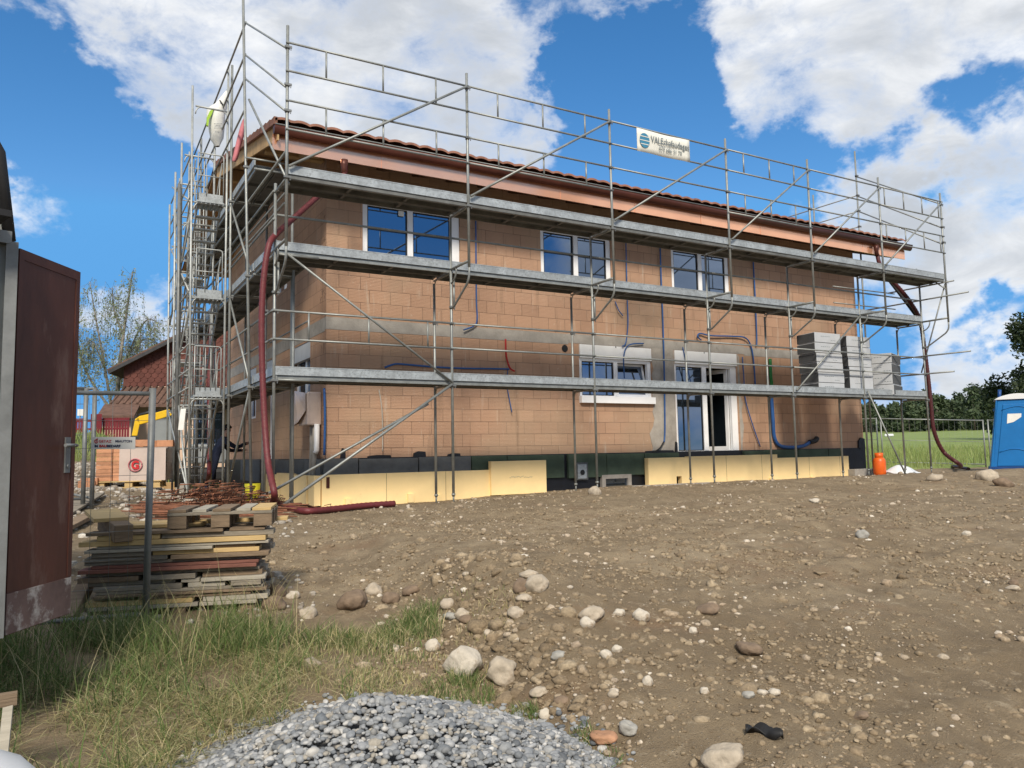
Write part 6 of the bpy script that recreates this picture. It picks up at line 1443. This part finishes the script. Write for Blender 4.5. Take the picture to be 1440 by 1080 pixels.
for k in range(31000):
    u = rs.rand(); dist = 2.8 + 15 * u ** 1.4; an = rs.uniform(-.66, .86); d = FW * 1 + RT * math.tan(an); d.z = 0; d.normalize(); q = CP + d * dist / max(.3, d.dot(Vector((FW.x, FW.y, 0)).normalized())); x, y = q.x, q.y
    if y > 1.5 or x < -1.2 or heap_r(x, y) < 1.0: continue
    if x < -.6 and y < -5.6: continue
    cl = mn.noise(Vector((x * .8, y * .8, 2))) + .7 * mn.noise(Vector((x * 2.4, y * 2.4, 6)))
    if rs.rand() > .3 + 1.1 * cl: continue
    s = min(.05, .010 * math.exp(rs.randn() * .6) * (1 + dist * .02)); cl_.append((x, y, H(x, y) - s * .1, s * rs.uniform(.9, 1.5), s, s * rs.uniform(.5, .85)))
for k in range(420):
    y = rs.uniform(-8.9, -5.9); x = -.55 + .12 * (y + 8) + .25 + rs.randn() * .28
    if heap_r(x, y) < 1.05: continue
    s = min(.07, .018 * math.exp(rs.randn() * .55)); cl_.append((x, y, H(x, y) - s * .1, s * rs.uniform(.9, 1.5), s, s * rs.uniform(.5, .85)))
blobs('soil_clods', cl_, MT['clod'], ICO2, 13, .19, gr)
cr_ = []
for k in range(72000):
    u = rs.rand(); dist = 2.8 + 9 * u ** 1.2; an = rs.uniform(-.66, .86); d = FW * 1 + RT * math.tan(an); d.z = 0; d.normalize(); q = CP + d * dist / max(.3, d.dot(Vector((FW.x, FW.y, 0)).normalized())); x, y = q.x, q.y
    if y > .5 or x < -1.4 or heap_r(x, y) < 1.0: continue
    if x < -1.0 and y < -5.6 and rs.rand() > .2: continue
    cl = mn.noise(Vector((x * .55 + 3, y * 1.3, 2))) + .6 * mn.noise(Vector((x * 3, y * 3, 6)))
    if rs.rand() > .2 + .95 * cl: continue
    s = min(.03, .0065 * math.exp(rs.randn() * .5) * (1 + dist * .05)); cr_.append((x, y, H(x, y) + s * .1, s * rs.uniform(.9, 1.6), s, s * rs.uniform(.5, .9)))
blobs('soil_crumbs', cr_, MT['clod'], ICO1, 14, .2, gr)
blobs('gravel_stones', it2, 'gravel', ICO2, 3, .12, gr)
it = []
for k in range(5200):
    x, y = rs.uniform(-3.6, -.2), rs.uniform(-6.2, 12)
    if x > -.9 and y < -3.2: continue
    if rs.rand() > .55 + .8 * mn.noise(Vector((x * 1.1, y * .8, 3))): continue
    s = min(.06, .014 * math.exp(rs.randn() * .6) * (1 + max(0, y + 6) * .05)); it.append((x, y, H(x, y) + s * .2, s * 1.3, s, s * .75))
tag(blobs('rubble', it, 'rubble', ICO2, 8, .12), 'pale rubble and broken stone covering the yard on the left', 'rubble', None, 'stuff')
def stone(px, py, w, asp, m, label, bury=.25, seed=0, name='stone', flat=1., sharp=0.):
    """one big stone: picture width w decides its real size where it lies"""
    p = G(px, py + w * asp * .35); d = (p - CP).dot(FW); r_ = w / F * d / 2; rs = np.random.RandomState(seed + 100); V, Fc = ICO3; off = rs.rand(3) * 9
    P = []
    for v in V:
        q = Vector(v); n_ = 1 + .34 * mn.noise(q * 1.0 + Vector(off)) + .16 * mn.noise(q * 2.3 + Vector(off)) + .05 * mn.noise(q * 6 + Vector(off))
        if sharp: n_ *= 1 - sharp * max(0, max(abs(q.x), abs(q.y), abs(q.z)) - .82) * 1.6 + sharp * .0
        P.append(q * n_)
    rx, fx = axes(px); a = rs.uniform(-.5, .5)
    vs = []
    for q in P:
        x, y, z = q.x * r_, q.y * r_ * .85, q.z * r_ * asp * flat; x, z = x * math.cos(a * .5) - z * math.sin(a * .5), x * math.sin(a * .5) + z * math.cos(a * .5)
        vs.append(p + rx * x + fx * y + UZ * (z + r_ * asp * (1 - 2 * bury)))
    mb = MB(); mb.add(vs, [tuple(int(i) for i in f) for f in Fc], True); o = mb.build(name, m); o.data.transform(Matrix.Translation(-p)); o.location = p
    return tag(o, label, 'stone', 'bigger stones lying on the soil')
ST = [(496, 846, 40, .72, 'stoneb', 'large brown half earthy stone on the soil right of the board stack'), (526, 829, 27, .65, 'stone', 'beige oval stone right behind the large brown stone'), (549, 841, 24, .8, 'stoneb', 'dark earthy clod right of the beige oval stone'), (578, 829, 24, .6, 'stoneb', 'dark flat clod farthest right of the brown stones'),
      (652, 931, 56, .82, 'stonew', 'largest round white stone partly covered with soil'), (705, 941, 44, .9, 'stone', 'large tan angular stone beside the round white stone'), (753, 822, 32, .8, 'stone', 'pale upright stone on top of the soil mound'), (733, 822, 26, .9, 'stoneb', 'brown stone leaning on the left of the mound top'), (736, 841, 24, .45, 'stone', 'flat pale stone under the mound top'), (725, 861, 25, .75, 'stone', 'tan round stone below the mound top'), (743, 808, 24, .5, 'stone', 'tan stone highest on the soil mound'),
      (832, 866, 34, .6, 'stone', 'beige stone behind the small yellowish one right of the mound'), (826, 876, 20, .9, 'stonew', 'small yellowish white stone in front of the beige one'), (902, 867, 25, .75, 'stonew', 'lone cream stone right of the pair beside the mound'), (871, 862, 18, .6, 'stonew', 'small flat white stone left of the lone cream stone'),
      (848, 1036, 42, .42, 'brickbit', 'flat broken red brown brick piece in the foreground'), (883, 1029, 30, .75, 'stoneg', 'grey angular stone behind the broken brick piece'), (1018, 1068, 64, .6, 'stone', 'big beige block cut by the bottom edge of the picture'), (757, 976, 26, .5, 'stone', 'oval beige stone above the green tuft in the foreground'), (788, 985, 22, .5, 'stoneb', 'brown flat stone right of the oval beige one'),
      (628, 851, 21, .8, 'stone', 'squarish cream stone at the left foot of the mound'), (650, 862, 20, .85, 'stone', 'round cream stone in the cluster left of the mound'), (656, 872, 20, .6, 'stoneb', 'grey brown stone at the front of the cluster left of the mound'), (634, 868, 22, .5, 'stoneg', 'grey flat stone at the back of the cluster left of the mound'),
      (433, 861, 26, .85, 'stone', 'round tan stone right of the lower end of the board stack'), (390, 830, 26, .9, 'stoneb', 'dark clod against the right end of the board stack'), (385, 848, 30, .8, 'stoneb', 'lumpy brown clod at the foot of the board stack'), (412, 836, 18, .7, 'stonew', 'small whitish stone near the right end of the board stack'), (439, 931, 24, .6, 'stone', 'tan stone lying in the grass patch'), (609, 906, 22, .9, 'stonew', 'cream stone at the edge of the grass left of the white stone'),
      (1213, 750, 16, .9, 'stoneg', 'grey round stone in the middle of the soil on the right'), (1425, 827, 18, .5, 'stone', 'pale flat stone at the right edge with a dark one on it'), (1425, 819, 15, .6, 'stoneb', 'dark brown stone on the pale flat one at the right edge'), (1053, 912, 36, .5, 'stoneb', 'dark open clod of soil in the right middle'), (996, 858, 32, .45, 'stoneb', 'dark broken clod of soil right of the cream stone'), (1072, 974, 16, .6, 'stonew', 'small white stone above the dark scrap'), (1089, 973, 17, .7, 'stonew', 'small cream stone right of the white one'), (1052, 978, 18, .6, 'stoneg', 'grey flat stone left of the white one above the dark scrap'), (991, 970, 15, .8, 'stonew', 'white angular stone in the lower middle'), (1211, 1010, 24, .45, 'stoneb', 'dark brown flat stone low on the right'), (767, 1006, 18, .9, 'stonew', 'cream stone beside the green tuft'), (911, 957, 16, .9, 'stonew', 'upright white sliver of stone in the lower middle'),
      (1314, 671, 22, .6, 'stone', 'beige stone at the crest near the right hose'), (1388, 668, 26, .8, 'stone', 'big beige stone at the crest in front of the toilet'), (1412, 678, 24, .7, 'stoneb', 'earthy stone at the crest right of the big beige one'), (837, 690, 18, .8, 'stone', 'rounded stone at the foot of the scaffold below the utility box'), (1146, 704, 15, .5, 'stonew', 'white oval stone right of the yellow boards'), (1360, 750, 13, .7, 'stonew', 'small white stone on the right slope'), (853, 919, 18, .8, 'stonew', 'whitish knobbly stone in the centre of the soil'), (868, 912, 14, .9, 'stonew', 'small upright white stone right of the knobbly one'), (785, 925, 20, .6, 'stoneg', 'grey knobbly stone left of the centre'), (975, 887, 13, .9, 'stonew', 'small white stone below the dark broken clod'), (862, 975, 16, .7, 'stone', 'tan stone below the knobbly one')]
for i, (px, py, w, asp, m, lab) in enumerate(ST): stone(px, py, w, asp, m, lab, .3 if w < 30 else .22, i, 'clod' if 'clod' in lab else 'stone', sharp=.9 if ('brick' in lab or 'angular' in lab or 'block' in lab) else 0)
# soil sitting on the white stone, scrap of dark sheeting
p = G(1075, 1040); mb = MB(); V = []
for i in range(15):
    for j in range(4):
        t = i / 14; a = (t - .5) * .17; V.append(p + axes(1075)[0] * a + axes(1075)[1] * ((j - 1.5) * .016 + .03 * math.sin(t * 4)) + UZ * (.02 + .022 * math.sin(t * 7 + j * 1.6) + .012 * (j % 2)))
mb.add(V, [(i * 4 + j, i * 4 + j + 1, i * 4 + j + 5, i * 4 + j + 4) for i in range(14) for j in range(3)], True); o = mb.build('sheeting_scrap', 'black'); o.modifiers.new('t', 'SOLIDIFY').thickness = .006; tag(o, 'crumpled black scrap of sheeting on the soil in the foreground', 'scrap')

# ------------------------------------------------------------------ grass
rs = np.random.RandomState(17); green, dry = [], []
def gmask(x, y):
    n_ = mn.noise(Vector((x * 1.2, y * 1.2, 0))) * .25
    return 1 - ss(-1.75, -1.1, x + n_ + .10 * (y + 7.5))
for k in range(60000):
    x, y = rs.uniform(-3.9, -.5), rs.uniform(-9.9, -5.75)
    m_ = gmask(x, y) * (1 - ss(-6.35, -5.9, y)); cl = mn.noise(Vector((x * 2.3, y * 2.3, 5)))
    if rs.rand() > m_ * (.5 + 1.25 * cl): continue
    if heap_r(x, y) < .9: continue
    dryness = ss(-6.9, -8.2, y - .35 * mn.noise(Vector((x * 1.4, y * 1.4, 8))) + .1 * (x + 2)) if False else 1 - ss(-7.6, -6.5, y + .35 * mn.noise(Vector((x * 1.4, y * 1.4, 8))) - .25 * (x + 2.2))
    if rs.rand() < .16 + .74 * dryness:
        h = rs.uniform(.05, .16); a = rs.rand() * 6.283; l_ = rs.uniform(.12, .34); dry.append((x, y, H(x, y) - .01, h, rs.uniform(.003, .006), l_ * math.cos(a), l_ * math.sin(a)))
        if rs.rand() < .25: green.append((x, y, H(x, y) - .01, rs.uniform(.06, .16), rs.uniform(.003, .006), rs.randn() * .09, rs.randn() * .09))
    else:
        h = rs.uniform(.1, .3) * (1.15 if y > -6.8 else .9); green.append((x, y, H(x, y) - .01, h, rs.uniform(.0035, .008), rs.randn() * .13, rs.randn() * .13))
def tuft(px, py, rad, n_, h, dryf=.15):
    c = G(px, py)
    for k in range(n_):
        r_ = rad * math.sqrt(rs.rand()); a = rs.rand() * 6.283; x, y = c.x + r_ * math.cos(a), c.y + r_ * math.sin(a); hh = h * rs.uniform(.4, 1)
        (dry if rs.rand() < dryf else green).append((x, y, H(x, y) - .005, hh, rs.uniform(.003, .007), rs.randn() * hh * .5, rs.randn() * hh * .5))
for a in ((575, 890, .24, 600, .17, .2), (590, 878, .14, 350, .2), (520, 905, .25, 500, .14, .45), (460, 905, .22, 500, .15, .3), (560, 915, .3, 500, .1, .6), (640, 985, .24, 600, .1, .2), (655, 962, .1, 200, .13), (740, 1012, .08, 130, .1), (820, 1045, .07, 110, .08), (705, 1005, .12, 120, .06, .4), (430, 945, .4, 700, .1, .8), (600, 955, .4, 500, .06, .85), (350, 905, .3, 700, .26, .1), (640, 850, .2, 120, .06, .9), (690, 870, .25, 220, .08, .95), (850, 1075, .1, 100, .06), (540, 960, .2, 300, .07, .8)): tuft(*a)
for k in range(260):      # long flowering stalks, bent over
    x, y = rs.uniform(-3.2, -1.3), rs.uniform(-7.4, -6.0); a = rs.rand() * 6.283; h = rs.uniform(.3, .55); l_ = rs.uniform(.1, .4); dry.append((x, y, H(x, y), h, .0035, l_ * math.cos(a), l_ * math.sin(a)))
tag(blades('green_grass', green, 'grass', 1), 'uncut green grass in the lower left foreground', 'grass', None, 'stuff')
tag(blades('dry_grass', dry, 'straw', 2), 'flattened dry straw coloured grass in the lower left foreground', 'grass', None, 'stuff')
# grass strip in front of the neighbour's fence
it = []
for k in range(5000):
    x, y = rs.uniform(-9, 3), rs.uniform(14.5, 21); it.append((x, y, H(x, y) - .02, rs.uniform(.2, .5), .03, rs.randn() * .12, rs.randn() * .12))
tag(blades('verge_grass', it, 'meadowgrass', 7), 'strip of green grass behind the rubble yard', 'grass', None, 'stuff')
bpy.context.view_layer.update()
